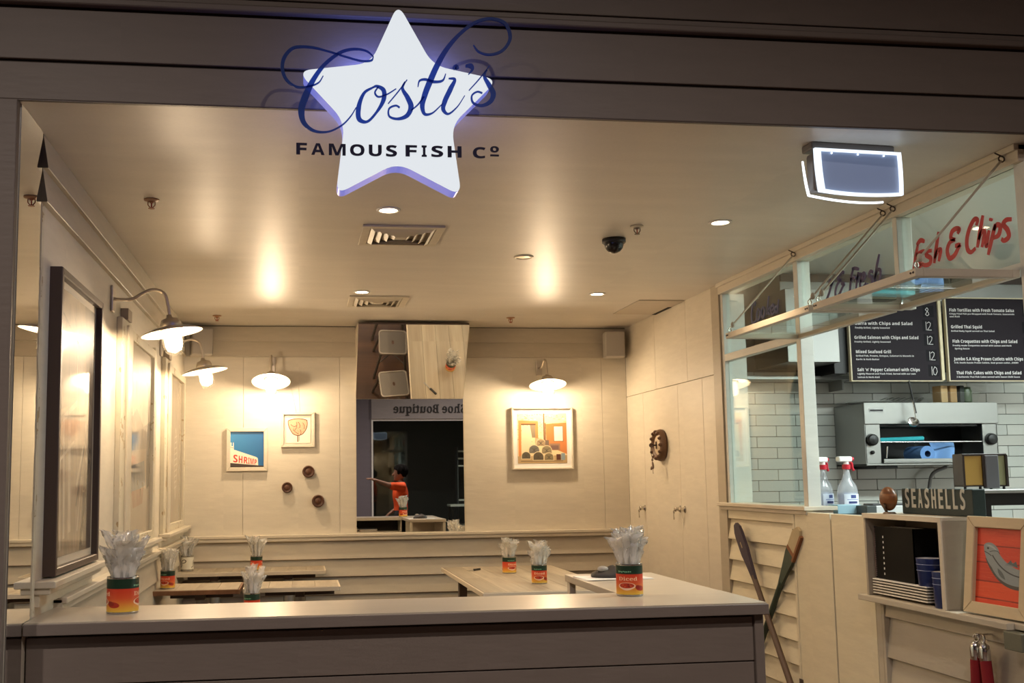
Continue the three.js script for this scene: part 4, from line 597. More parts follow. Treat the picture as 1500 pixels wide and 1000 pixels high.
// painting leaning on the ledge
{
  const tex = canvasTex(320, 480, (c, w, h) => { c.fillStyle = '#cf3a22'; c.fillRect(0, 0, w, h); for (const [y, hh, a] of [[0, 108, '#d8452c'], [116, 100, '#d23e28'], [224, 112, '#cc3a22'], [344, 100, '#e04c26'], [452, 60, '#d84020']]) { c.fillStyle = a; c.fillRect(0, y, w, hh); c.fillStyle = '#8a2114'; c.fillRect(0, y + hh, w, 8); }
    for (let i = 0; i < 140; i++) { c.globalAlpha = 0.16; c.fillStyle = ['#ee6a44', '#a82a1a', '#f08a5a'][i % 3]; c.fillRect(rr(-20, w), rr(0, h), rr(20, 120), rr(2, 7)); } c.globalAlpha = 1;
    c.fillStyle = '#4c4a48'; c.beginPath(); c.moveTo(60, 190); c.quadraticCurveTo(150, 390, 320, 372); c.lineTo(320, 330); c.closePath(); c.fill();
    c.fillStyle = '#8a9498'; c.beginPath(); c.moveTo(48, 110); c.quadraticCurveTo(60, 88, 100, 92); c.quadraticCurveTo(150, 110, 160, 160); c.quadraticCurveTo(220, 240, 320, 250); c.lineTo(320, 350); c.quadraticCurveTo(170, 360, 110, 250); c.quadraticCurveTo(50, 190, 48, 110); c.fill();
    c.fillStyle = '#7a8488'; c.beginPath(); c.moveTo(200, 225); c.quadraticCurveTo(240, 180, 290, 235); c.closePath(); c.fill(); c.strokeStyle = '#3f4548'; c.lineWidth = 8; c.beginPath(); c.moveTo(110, 170); c.quadraticCurveTo(190, 290, 320, 292); c.stroke(); c.lineWidth = 4; c.beginPath(); c.moveTo(90, 150); c.quadraticCurveTo(150, 130, 160, 160); c.stroke(); c.fillStyle = '#5a6266'; c.beginPath(); c.moveTo(150, 250); c.quadraticCurveTo(150, 300, 205, 318); c.quadraticCurveTo(190, 270, 150, 250); c.fill(); c.beginPath(); c.moveTo(215, 215); c.lineTo(238, 190); c.lineTo(248, 214); c.lineTo(272, 196); c.lineTo(286, 236); c.closePath(); c.fill(); c.fillStyle = '#a5afb3'; c.beginPath(); c.moveTo(58, 108); c.quadraticCurveTo(110, 96, 140, 140); c.quadraticCurveTo(96, 118, 58, 108); c.fill(); c.fillStyle = '#23272a'; c.beginPath(); c.arc(78, 128, 7, 0, 7); c.fill(); c.lineWidth = 5; c.beginPath(); c.moveTo(52, 150); c.quadraticCurveTo(84, 160, 104, 176); c.stroke(); for (let i = 0; i < 90; i++) { c.globalAlpha = 0.25; c.fillStyle = i % 2 ? '#b5bfc2' : '#5f686c'; c.fillRect(rr(70, 300), rr(120, 330) , rr(4, 14), 2); } c.globalAlpha = 1; });
  const t = picture('painting', 'framed painting of a grey fish on orange tins leaning on the ledge', 0.34, 0.385, 0.045, 0.03, print(tex, 0.5), { frame: std([0.66, 0.53, 0.34], 0.5, { map: rep(paintTex, 3, 3) }), recess: 0.012 }); t.userData.category = 'painting';
  t.rotation.set(0, -Math.PI / 2 + 0.06, 0); t.position.set(2.735, 0.8855 + 0.195, -3.755); t.rotateX(-0.12);
}
// bracket, barrier rope
{
  const b = thing('shelf_bracket', 'grey-green metal bracket box at the end of the ledge', 'bracket', [0, 0, 0]); mesh('box', bx(XR - 0.11, XR - 0.005, 0.79, 0.857, -3.63, -3.53, 0.004), std([0.14, 0.14, 0.1], 0.5), b); mesh('plate', bx(XR - 0.02, XR - 0.0, 0.78, 0.857, -3.66, -3.5, 0.002), std([0.14, 0.14, 0.1], 0.5), b);
  const t = thing('barrier_rope', 'red barrier rope with chrome snap ends hung on a wall hook', 'rope', [2.675, 0, -3.83]); const red = std([0.24, 0.006, 0.012], 0.8);
  mesh('rope', tube([[-0.004, 0.715, -0.028], [-0.004, 0.6, -0.036], [-0.004, 0.4, -0.075], [0, 0.15, -0.06], [0, 0.075, 0.0], [0, 0.15, 0.065], [0.002, 0.4, 0.06], [0.002, 0.6, 0.034], [0.002, 0.715, 0.022]], 0.021, 60, 14), red, t);
  for (const [x, z, lean] of [[-0.004, -0.027, 0.1], [0.002, 0.021, -0.05]]) { mesh('chrome_ferrule', lathe([[0.001, 0], [0.021, 0], [0.021, 0.045], [0.016, 0.062], [0.008, 0.07], [0.001, 0.07]], 20).translate(x, 0.712, z), M.chrome, t); mesh('snap_hook', new THREE.TorusGeometry(0.014, 0.0045, 8, 18, 5).rotateY(Math.PI / 2 + lean).translate(x, 0.798, z * 0.6), M.chrome, t); mesh('hook_shank', rod([x, 0.78, z], [x, 0.79, z * 0.7], 0.006, 8), M.chrome, t); }
  mesh('wall_hook', merge([rod([0.06, 0.812, 0], [-0.01, 0.812, 0], 0.004, 8), new THREE.SphereGeometry(0.007, 10, 8).translate(-0.012, 0.812, 0), rod([0.0, 0.812, -0.012], [0.0, 0.812, 0.012], 0.003, 6)]), M.chrome, t);
}
// crossed oars
{
  const oar = (tip, foot, blade, w, x, label, paintFn) => {
    const t = thing('oar', label, 'oar', [x, 0, 0]); const a = new THREE.Vector3(0, tip[1], tip[0]), b = new THREE.Vector3(0, foot[1], foot[0]), dir = b.clone().sub(a), L = dir.length(); dir.normalize(); const q = new THREE.Quaternion().setFromUnitVectors(new THREE.Vector3(0, -1, 0), dir); const put = (g) => g.applyQuaternion(q).translate(...a.toArray());
    paintFn(t, put, L, blade, w); return t; };
  const bladeGeo = (y0, y1, wf, th) => { const N = 10, pos = [], idx = []; for (let i = 0; i <= N; i++) { const s = y0 + (y1 - y0) * i / N, w = wf(s); for (const [dx, dz] of [[-th, -w], [-th, w], [th, w], [th, -w]]) pos.push(dx * (0.5 + 0.5 * (1 - Math.abs(0))), -s, dz); } for (let i = 0; i < N; i++) for (let k = 0; k < 4; k++) { const A = i * 4 + k, B = i * 4 + (k + 1) % 4; idx.push(A, B, B + 4, A, B + 4, A + 4); } idx.push(0, 3, 2, 0, 2, 1); const z = N * 4; idx.push(z, z + 1, z + 2, z, z + 2, z + 3); const g = new THREE.BufferGeometry(); g.setAttribute('position', new THREE.Float32BufferAttribute(pos, 3)); g.setIndex(idx); const f = g.toNonIndexed(); f.computeVertexNormals(); return metricUV(f); };
  const wf = (w, bl) => (s) => { const u = s / bl; if (u < 0.12) return w * (0.35 + 0.65 * u / 0.12); if (u < 0.5) return w; return w + (0.016 - w) * Math.pow((u - 0.5) / 0.5, 0.8); };
  const purple = paint([0.055, 0.04, 0.065], 0.5), brown = std([0.1, 0.06, 0.04], 0.5), green = paint([0.045, 0.065, 0.045], 0.55), cream = paint([0.5, 0.4, 0.24], 0.6), rust = std([0.22, 0.085, 0.03], 0.6);
  oar([-6.12, 1.15], [-5.27, 0.012], 0.4, 0.045, XR - 0.05, 'oar with dark purple blade crossing in front of the other on the weatherboards', (t, put, L, bl, w) => { mesh('blade', put(bladeGeo(0, bl, wf(w, bl), 0.009)), purple, t); mesh('shaft', put(new THREE.CylinderGeometry(0.016, 0.019, L - bl + 0.03, 14).translate(0, -(L + bl - 0.03) / 2, 0)), brown, t); mesh('paint_mark', put(bx(-0.0105, -0.0095, -0.17, -0.13, -0.008, 0.0)), cream, t); });
  oar([-5.36, 1.155], [-6.25, 0.012], 0.42, 0.048, XR - 0.022, 'oar with cream tipped green blade crossing behind the other on the weatherboards', (t, put, L, bl, w) => { mesh('blade_tip', put(bladeGeo(0, 0.15, wf(w, bl), 0.008)), cream, t); mesh('blade_band', put(bladeGeo(0.15, 0.175, wf(w, bl), 0.0085)), rust, t); mesh('blade', put(bladeGeo(0.175, bl, wf(w, bl), 0.009)), green, t); mesh('edge_stripe', put(bladeGeo(0.02, 0.2, (s) => 0.008, 0.0095).translate(0, 0, w - 0.006)), rust, t); mesh('shaft', put(new THREE.CylinderGeometry(0.016, 0.019, L - bl + 0.03, 14).translate(0, -(L + bl - 0.03) / 2, 0)), green, t); });
}

// ---------------------------------------------------------------- ceiling fittings
{
  const dl = (x, z, lit, label) => {
    const t = thing('downlight', label, 'light', [x, HC, z], 0, lit ? 'lit ceiling downlights' : undefined);
    mesh('trim_ring', lathe([[0.042, 0.0], [0.056, 0.0], [0.056, -0.003], [0.05, -0.007], [0.042, -0.006], [0.042, 0.0]], 32), lit ? M.white : std([0.7, 0.65, 0.55], 0.3), t);
    mesh(lit ? 'lamp_lens' : 'reflector', lathe([[0.001, -0.0035], [0.042, -0.0035]], 28), lit ? emissive(WARM2, 16) : M.nickel, t);
    if (lit) spot(WARM2, LIGHT.down, [0, -0.012, 0], [0, -2, 0], 52 * D, 0.6, t);
  };
  dl(0.414, -4.651, true, 'lit ceiling downlight near the star sign'); dl(2.072, -4.748, true, 'lit ceiling downlight beside the servery windows'); dl(0.418, -6.747, true, 'lit ceiling downlight beside the farther air vent'); dl(2.03, -6.724, true, 'lit ceiling downlight near the cupboards'); dl(1.268, -5.607, false, 'unlit ceiling downlight with bright metal rim');
  // air vents
  const vent = (x, z, label) => {
    const t = thing('air_vent', label, 'vent', [x, HC, z]); const ring = (o, i, y0, y1, m, name) => { const g = []; for (const [a, b, c2, d] of [[-o, o, -o, -i], [-o, o, i, o], [-o, -i, -i, i], [i, o, -i, i]]) g.push(bx(a, b, y0, y1, c2, d, 0.002)); mesh(name, merge(g), m, t); };
    ring(0.205, 0.165, -0.012, -0.0005, M.trim, 'frame');
    const slope = (o, i) => { const g = []; for (let k = 0; k < 4; k++) { const s = new THREE.BufferGeometry(), q = [[-o, -0.004, o], [o, -0.004, o], [i, -0.022, i], [-i, -0.022, i]].map((p) => [p[0], p[1], p[2]]); const q2 = q.map((p) => [p[0], p[1] + 0.003, p[2]]); const V = [...q, ...q2], F = [[0, 1, 2], [0, 2, 3], [4, 6, 5], [4, 7, 6], [0, 4, 5], [0, 5, 1], [3, 2, 6], [3, 6, 7]]; const pos = []; F.forEach((f) => f.forEach((v) => pos.push(...V[v]))); s.setAttribute('position', new THREE.Float32BufferAttribute(pos, 3)); s.computeVertexNormals(); s.setAttribute('uv', new THREE.BufferAttribute(new Float32Array(pos.length / 3 * 2), 2)); g.push(s.rotateY(k * Math.PI / 2)); } return merge(g); };
    for (const [o, i] of [[0.165, 0.14], [0.128, 0.103], [0.091, 0.066], [0.054, 0.03]]) mesh('louvre', slope(o, i), M.trim, t);
    mesh('core_plate', bx(-0.028, 0.028, -0.02, -0.017, -0.028, 0.028), M.trim, t); mesh('backing', bx(-0.165, 0.165, -0.0015, -0.0004, -0.165, 0.165), std([0.3, 0.26, 0.2], 0.8), t);
  };
  vent(0.518, -5.135, 'square ceiling air vent behind the star sign'); vent(0.548, -7.09, 'square ceiling air vent before the tilted mirror');
  // sprinklers
  const spr = (x, z, label, upright) => { const t = thing('sprinkler', label, 'sprinkler', [x, HC, z], 0, 'ceiling sprinklers'); const c = upright ? std([0.14, 0.09, 0.06], 0.4) : std([0.35, 0.13, 0.06], 0.4);
    mesh('escutcheon', lathe([[0.001, -0.0005], [0.034, -0.0005], [0.033, -0.005], [0.014, -0.009], [0.001, -0.009]], 24), upright ? M.trim : std([0.45, 0.24, 0.12], 0.4), t);
    mesh('frame_arms', merge([tube([[-0.014, -0.008, 0], [-0.015, -0.025, 0], [-0.004, -0.038, 0]], 0.0025, 10, 6), tube([[0.014, -0.008, 0], [0.015, -0.025, 0], [0.004, -0.038, 0]], 0.0025, 10, 6), cyl(0.008, 0.012, 0.008, 0, -0.017, 0, 12)]), c, t); mesh('heat_bulb', cyl(0.003, 0.003, 0.022, 0, -0.038, 0, 8), std([0.4, 0.04, 0.03], 0.2), t); mesh('deflector', cyl(0.014, 0.014, 0.002, 0, -0.042, 0, 18), c, t); };
  spr(-0.649, -4.565, 'orange-brown sprinkler head near the front wall mirror'); spr(1.683, -4.862, 'dark sprinkler head beside the dome camera', true); spr(1.646, -7.786, 'small sprinkler head before the lobster pot wall'); spr(-0.613, -7.805, 'small sprinkler head above the lamp-lined corner');
  // dome camera
  const dc = thing('dome_camera', 'black dome security camera on the ceiling', 'camera', [1.652, HC, -5.144]); mesh('base', lathe([[0.001, -0.0005], [0.062, -0.0005], [0.062, -0.02], [0.056, -0.025], [0.001, -0.025]], 32), M.black, dc); mesh('dome', lathe([[0.05, -0.022], [0.05, -0.034], [0.044, -0.052], [0.031, -0.067], [0.014, -0.075], [0.001, -0.077]], 28), M.blackGloss, dc);
  // access hatch
  const h = thing('ceiling_hatch', 'plain rectangular access panel in the ceiling beside the cupboards', 'hatch', [0, 0, 0]); mesh('panel', bx(2.4, 2.735, HC - 0.006, HC - 0.0005, -7.55, -6.94, 0.002), paint([0.6, 0.53, 0.44], 0.6), h); mesh('hinge_gap', bx(2.71, 2.738, HC - 0.008, HC - 0.006, -7.55, -7.2), M.groove, h);
}
// exit style luminaire by the servery
{
  const t = thing('emergency_light', 'boxy emergency light with blue-grey screen and glowing white rim', 'light', [2.1, HC, -3.56], 4 * D);
  mesh('housing', bx(-0.185, 0.165, -0.03, -0.0005, -0.06, 0.012, 0.006), std([0.16, 0.15, 0.145], 0.4), t); mesh('body', bx(-0.18, 0.17, -0.19, -0.04, -0.045, 0.012, 0.012), std([0.16, 0.15, 0.145], 0.4), t);
  const sh = (k, dx, dy) => { const s = new THREE.Shape(), a = 0.178 * k, b = 0.085 * k; s.moveTo(-a + dx, b + dy); s.lineTo(a + dx, b + dy); s.quadraticCurveTo(a * 1.03 + dx, 0 + dy, a + dx, -b * 0.9 + dy); s.quadraticCurveTo(0 + dx, -b * 1.12 + dy, -a * 0.94 + dx, -b * 0.9 + dy); s.quadraticCurveTo(-a * 1.0 + dx, 0 + dy, -a + dx, b + dy); return s; };
  const outer = sh(1, 0, 0); const hole = sh(0.92, 0.005, 0.0); outer.holes.push(hole); const EX = { depth: 0.012, bevelEnabled: true, bevelThickness: 0.003, bevelSize: 0.003, bevelSegments: 2, curveSegments: 16 };
  mesh('light_rim', new THREE.ExtrudeGeometry(outer, EX).translate(0, -0.118, 0.014), emissive(lin(0.8, 0.9, 1.0), 1.1), t);
  mesh('screen', new THREE.ExtrudeGeometry(sh(0.92, 0.005, 0), { depth: 0.004, bevelEnabled: false, curveSegments: 16 }).translate(0, -0.118, 0.014), std([0.27, 0.33, 0.47], 0.55, { emissive: lin(0.045, 0.062, 0.11), emissiveIntensity: 1 }), t);  // unlit panel given an added faint blue glow to brighten it
  for (const x of [-0.11, 0.0, 0.11]) mesh('led_dot', new THREE.SphereGeometry(0.003, 8, 6).translate(x, -0.046, 0.022), emissive(lin(0.85, 0.93, 1.0), 3), t);
  const back = new THREE.Shape(); back.moveTo(-0.205, 0.05); back.quadraticCurveTo(-0.2, -0.04, -0.187, -0.085); back.quadraticCurveTo(0.0, -0.115, 0.13, -0.098); back.lineTo(0.13, -0.091); back.quadraticCurveTo(0.0, -0.107, -0.18, -0.078); back.quadraticCurveTo(-0.19, -0.04, -0.2, 0.05);
  mesh('light_edge', new THREE.ExtrudeGeometry(back, { depth: 0.006, bevelEnabled: false }).translate(0, -0.118, -0.03), emissive(lin(0.85, 0.92, 1.0), 1.6), t);
  rectLight(lin(0.75, 0.88, 1.0), 0.6 * LIGHT.exit, 0.33, 0.15, [2.1, HC - 0.1, -3.52], [2.1, HC - 0.1, 0]);
}
// ---------------------------------------------------------------- illuminated star sign
{
  const zS = -3.21, P = (x, y, z = zS) => onZ(x, y, z); const NZ = new THREE.Vector3(0, 0, 1);
  const t = thing('star_sign', 'glowing white star sign lettered in blue script on the fascia', 'sign', [0, 0, 0]);
  // outline traced at the tips and inner corners, rounded
  const tip = [[583, 6], [436, 104], [492, 285], [676, 287], [729, 117]], inn = [[543, 93], [505, 178], [582, 238], [661, 184], [634, 96]];
  const pts = []; for (let i = 0; i < 5; i++) { pts.push({ p: P(...tip[i]), r: 0.045 }); pts.push({ p: P(...inn[i]), r: 0.05 }); }
  const rounded = (list, k = 1) => { const s = new THREE.Shape(), n = list.length; for (let i = 0; i < n; i++) { const a = list[(i + n - 1) % n].p, b = list[i].p, c = list[(i + 1) % n].p; const d1 = a.clone().sub(b).normalize(), d2 = c.clone().sub(b).normalize(), q1 = b.clone().addScaledVector(d1, list[i].r * k), q2 = b.clone().addScaledVector(d2, list[i].r * k); i ? s.lineTo(q1.x, q1.y) : s.moveTo(q1.x, q1.y); s.quadraticCurveTo(b.x, b.y, q2.x, q2.y); } s.closePath(); return s; };
  const S = rounded(pts);
  mesh('light_body', new THREE.ExtrudeGeometry(S, { depth: 0.07, bevelEnabled: false, curveSegments: 8 }).translate(0, 0, zS - 0.072), new THREE.MeshPhysicalMaterial({ color: lin(0.45, 0.48, 0.7), roughness: 0.25, emissive: lin(0.09, 0.12, 0.5), emissiveIntensity: 0.8 }), t);
  mesh('light_face', new THREE.ExtrudeGeometry(S, { depth: 0.004, bevelEnabled: false, curveSegments: 8 }).translate(0, 0, zS - 0.002), emissive(lin(0.9, 0.95, 1.0), 0.62), t);
  const ctr = P(583, 160), dk = std([0.012, 0.012, 0.045], 0.6, { specularIntensity: 0.3 });
  for (const [x, y] of [[562, 95], [606, 97]]) { const a = P(x, y, ZF); mesh('standoff', rod([a.x, a.y + 0.02, ZF], [a.x, a.y + 0.02, zS - 0.07], 0.008, 10), M.chrome, t); }
  // script lettering, standing just off the face
  const z1 = zS + 0.006, Q = (p) => P(380 + p[0] / 3.4475, p[1] / 3.4475, z1), w = (k) => k / 3.4475 * 3.2 / 1500;
  const script = [
    [[[575, 288], [545, 262], [490, 250], [420, 262], [335, 322], [275, 400], [232, 490], [212, 560], [225, 622], [275, 662], [345, 667], [415, 635], [460, 590], [488, 545]], [5, 8, 11, 15, 18, 24, 36, 34, 24, 14, 8, 7, 6, 4]],
    [[[575, 288], [568, 305], [525, 311], [440, 290], [350, 262], [255, 240], [170, 245], [127, 290], [116, 345], [135, 402], [185, 440], [252, 438], [300, 418], [322, 385]], [5, 9, 9, 8, 8, 12, 15, 18, 18, 16, 12, 8, 6, 4]],
    [[[575, 442], [530, 470], [500, 550], [505, 605], [540, 617], [590, 570], [628, 500], [625, 455], [590, 437], [575, 442]], [8, 14, 26, 24, 12, 12, 24, 22, 12, 8]],
    [[[600, 440], [583, 470], [598, 490], [640, 480], [690, 450]], [6, 9, 8, 6, 4]],
    [[[650, 525], [700, 465], [745, 405]], [5, 6, 5]],
    [[[735, 415], [722, 448], [748, 495], [765, 540], [745, 585], [695, 602], [655, 588], [655, 550], [690, 535], [708, 545]], [8, 14, 24, 28, 22, 12, 9, 9, 8, 8]],
    [[[1080, 230], [1105, 262], [1160, 278], [1225, 258], [1265, 195], [1240, 122], [1165, 97], [1085, 118], [1010, 175], [945, 250], [898, 330], [862, 410], [835, 480], [822, 540], [835, 578], [868, 575], [925, 525]], [5, 10, 12, 15, 18, 18, 16, 16, 18, 24, 30, 32, 30, 24, 14, 8, 4]],
    [[[765, 560], [800, 530], [830, 490]], [5, 7, 9]],
    [[[800, 440], [808, 410], [835, 403], [880, 415], [925, 408], [940, 375]], [5, 9, 12, 14, 10, 5]],
    [[[955, 398], [985, 402], [965, 450], [935, 515], [928, 555], [950, 577], [995, 545], [1036, 485]], [6, 14, 26, 26, 20, 10, 6, 4]],
    [[[978, 350], [992, 340], [1000, 352]], [14, 26, 18]], [[[1040, 335], [1066, 335], [1075, 350], [1055, 378]], [12, 28, 16, 4]],
    [[[1058, 458], [1110, 400], [1160, 335]], [5, 6, 5]],
    [[[1148, 355], [1135, 385], [1158, 430], [1180, 475], [1165, 515], [1120, 535], [1078, 520], [1072, 485], [1100, 465], [1125, 472]], [8, 14, 24, 28, 24, 14, 10, 9, 8, 8]],
  ];
  const bluem = new THREE.MeshPhysicalMaterial({ color: lin(0.07, 0.2, 0.6), roughness: 0.5, specularIntensity: 0.3, transmission: 0.85, thickness: 0 });
  for (const [p, ws] of script) mesh('script_stroke', stroke(p.map(Q), ws.map(w), NZ, 0.006, 9), bluem, t);
  // small capitals
  const word = (str, x0, y0, x1, y1, cap) => { const a = P(380 + x0 / 3.4475, y0 / 3.4475, z1), b = P(380 + x1 / 3.4475, y1 / 3.4475, z1); const n = str.length, step = b.clone().sub(a); const W = { I: 0.36, M: 1.3, O: 1.12, F: 0.82, S: 0.85, o: 0.7 }, tot = [...str].reduce((s, c) => s + (W[c] || 1), 0) + (n - 1) * 0.34; let pos = 0; for (const ch of str) { const cw = (W[ch] || 1) / tot * step.length(); const g = textGeo(ch, FONT_B, 1, 0.006), bb = g.boundingBox; g.translate(-bb.min.x, -bb.min.y, 0); g.scale(cw / (bb.max.x - bb.min.x), cap / (bb.max.y - bb.min.y), 1); const at = a.clone().addScaledVector(step, pos / step.length()); mesh('letter', g.translate(at.x, at.y, z1), dk, t); pos += cw + 0.34 / tot * step.length(); } };
  word('FAMOUS', 186, 780, 694, 792, 0.037); word('FISH', 738, 790, 1020, 796, 0.0365); word('C', 1078, 799, 1141, 800, 0.0365); word('o', 1165, 770, 1208, 771, 0.02);
  const ua = P(380 + 1165 / 3.4475, 782 / 3.4475, z1), ub = P(380 + 1208 / 3.4475, 783 / 3.4475, z1); mesh('underline', bx(ua.x, ub.x, ua.y - 0.005, ua.y, z1, z1 + 0.006), dk, t);
  // clear carrier behind the lettering that passes the star's edges
  rectLight(lin(0.9, 0.95, 1.0), LIGHT.star, 0.3, 0.3, [ctr.x, ctr.y, zS + 0.02], [ctr.x, ctr.y, 0]);
  rectLight(lin(0.18, 0.25, 1.0), LIGHT.starBack * 3, 0.34, 0.34, [ctr.x, ctr.y + 0.06, zS - 0.08], [ctr.x, ctr.y + 0.06, -6]);
}
// ---------------------------------------------------------------- tables and stools
const plankTex = woodTex([168, 156, 138], [204, 194, 174], 1.5, 22, true), plankMats = [0.92, 1.0, 0.86, 0.96].map((k) => std([0.78 * k, 0.76 * k, 0.72 * k], 0.5, { map: rep(plankTex, 1, 1) }));
const edgeMat = std([0.42, 0.22, 0.12], 0.5, { map: rep(plankTex, 1, 3) }), paleEdge = std([0.6, 0.52, 0.4], 0.5);
function table(label, x0, x1, z0, z1, o = {}) {
  const cx = (x0 + x1) / 2, cz = (z0 + z1) / 2, t = thing('dining_table', label, 'table', [cx, 0, cz]); const w = x1 - x0, d = z1 - z0, th = 0.03, n = Math.max(3, Math.round(w / 0.14)), bw = w / n;
  for (let i = 0; i < n; i++) { const g = bx(-w / 2 + i * bw + 0.0008, -w / 2 + (i + 1) * bw - 0.0008, YT - th + 0.003, YT, -d / 2 + 0.0, d / 2, 0.001); mesh('plank', g, plankMats[(i * 7 + n) % 4], t); }
  for (const q of [[-w / 2, w / 2, d / 2, d / 2 + 0.012], [-w / 2, w / 2, -d / 2 - 0.012, -d / 2], [-w / 2 - 0.012, -w / 2, -d / 2 - 0.012, d / 2 + 0.012], [w / 2, w / 2 + 0.012, -d / 2 - 0.012, d / 2 + 0.012]]) mesh('edge_strip', bx(q[0], q[1], YT - th, YT - 0.002, q[2], q[3], 0.002), o.edge || paleEdge, t);
  if (o.pedestals) { const ps = o.pedestals; for (const [px, pz] of ps) { mesh('column', cyl(0.04, 0.04, YT - th - 0.04, px, 0.03, pz, 20), M.steelDull, t); mesh('cross_bar', merge([bx(px - w * 0.38, px + w * 0.38, YT - th - 0.04, YT - th, pz - 0.03, pz + 0.03, 0.003), bx(px - 0.03, px + 0.03, YT - th - 0.04, YT - th, pz - d * 0.36, pz + d * 0.36, 0.003)]), M.brownDark, t); mesh('base', lathe([[0.001, 0.0], [0.2, 0.0], [0.2, 0.012], [0.06, 0.03], [0.001, 0.034]], 32).translate(px, 0, pz), M.black, t); } }
  else { mesh('apron', merge([bx(-w / 2 + 0.09, w / 2 - 0.09, YT - th - 0.05, YT - th, d / 2 - 0.12, d / 2 - 0.09), bx(-w / 2 + 0.09, w / 2 - 0.09, YT - th - 0.05, YT - th, -d / 2 + 0.09, -d / 2 + 0.12), bx(-w / 2 + 0.09, -w / 2 + 0.12, YT - th - 0.05, YT - th, -d / 2 + 0.09, d / 2 - 0.09), bx(w / 2 - 0.12, w / 2 - 0.09, YT - th - 0.05, YT - th, -d / 2 + 0.09, d / 2 - 0.09)]), M.brownDark, t); for (const [a, b] of [[-1, -1], [1, -1], [-1, 1], [1, 1]]) mesh('leg', bx(a * (w / 2 - 0.13) - 0.03, a * (w / 2 - 0.13) + 0.03, 0, YT - th, b * (d / 2 - 0.13) - 0.03, b * (d / 2 - 0.13) + 0.03, 0.003), M.brownDark, t); }
  return t;
}
table('small square table with orange-brown edge against the side wall', -0.895, -0.375, -7.06, -6.62, { edge: edgeMat, pedestals: [[0.02, 0.0]] });
table('small square table beside the orange-edged one, bearing no can', -0.335, 0.255, -7.06, -6.66, { pedestals: [[0.05, 0]] });
table('small square table in the room corner holding the pale patterned tin', -0.895, -0.36, -8.25, -7.86, { pedestals: [[0, 0]] });
table('small square table below the drawing on the back wall', -0.345, 0.195, -8.25, -7.86, { pedestals: [[0, 0]] });
table('small square table close behind the counter', -0.5, 0.1, -5.62, -5.12, { pedestals: [[0, 0]] });
table('long plank table bearing two cans and a knife', 1.09, 1.92, -7.83, -6.06);
// metal stools beside the long table
{
  const mt = new THREE.MeshPhysicalMaterial({ color: lin(0.2, 0.185, 0.165), metalness: 0.6, roughness: 0.45 }), rimm = new THREE.MeshPhysicalMaterial({ color: lin(0.6, 0.56, 0.5), metalness: 0.8, roughness: 0.3 });
  const stool = (x, z, turn, label) => {
    const t = thing('metal_stool', label, 'stool', [x, 0, z], turn, 'metal stools beside the long table'); const H = 0.46, a = 0.145, rs = (k, r) => { const s = new THREE.Shape(), q = a * k; s.moveTo(-q + r, -q); s.lineTo(q - r, -q); s.quadraticCurveTo(q, -q, q, -q + r); s.lineTo(q, q - r); s.quadraticCurveTo(q, q, q - r, q); s.lineTo(-q + r, q); s.quadraticCurveTo(-q, q, -q, q - r); s.lineTo(-q, -q + r); s.quadraticCurveTo(-q, -q, -q + r, -q); return s; };
    const seat = rs(0.95, 0.035), hole = new THREE.Path(); hole.absellipse(0, 0, 0.013, 0.024, 0, Math.PI * 2, true); seat.holes.push(hole); mesh('seat', new THREE.ExtrudeGeometry(seat, { depth: 0.004, bevelEnabled: false, curveSegments: 8 }).rotateX(-Math.PI / 2).translate(0, H - 0.006, 0), mt, t);
    const rim = rs(1.0, 0.04); rim.holes.push(rs(0.93, 0.034)); mesh('seat_rim', new THREE.ExtrudeGeometry(rim, { depth: 0.022, bevelEnabled: true, bevelThickness: 0.003, bevelSize: 0.002, bevelSegments: 2, curveSegments: 8 }).rotateX(-Math.PI / 2).translate(0, H - 0.021, 0), rimm, t);
    for (const [i, j] of [[-1, -1], [1, -1], [1, 1], [-1, 1]]) mesh('leg', rod([i * 0.12, H - 0.02, j * 0.12], [i * 0.17, 0.002, j * 0.17], 0.014, 10), mt, t);
    mesh('brace', merge([rod([-0.14, 0.25, -0.14], [0.14, 0.25, 0.14], 0.006, 6), rod([0.14, 0.25, -0.14], [-0.14, 0.25, 0.14], 0.006, 6)]), mt, t); return t;
  };
  stool(0.966, -6.76, 0.03, 'grey metal stool by the long table, the one nearer the counter'); stool(0.955, -7.25, -0.08, 'grey metal stool by the long table, the one nearer the tall mirror');
  stool(0.96, -6.28, 0.0, 'grey metal stool at the counter end of the long table');
}
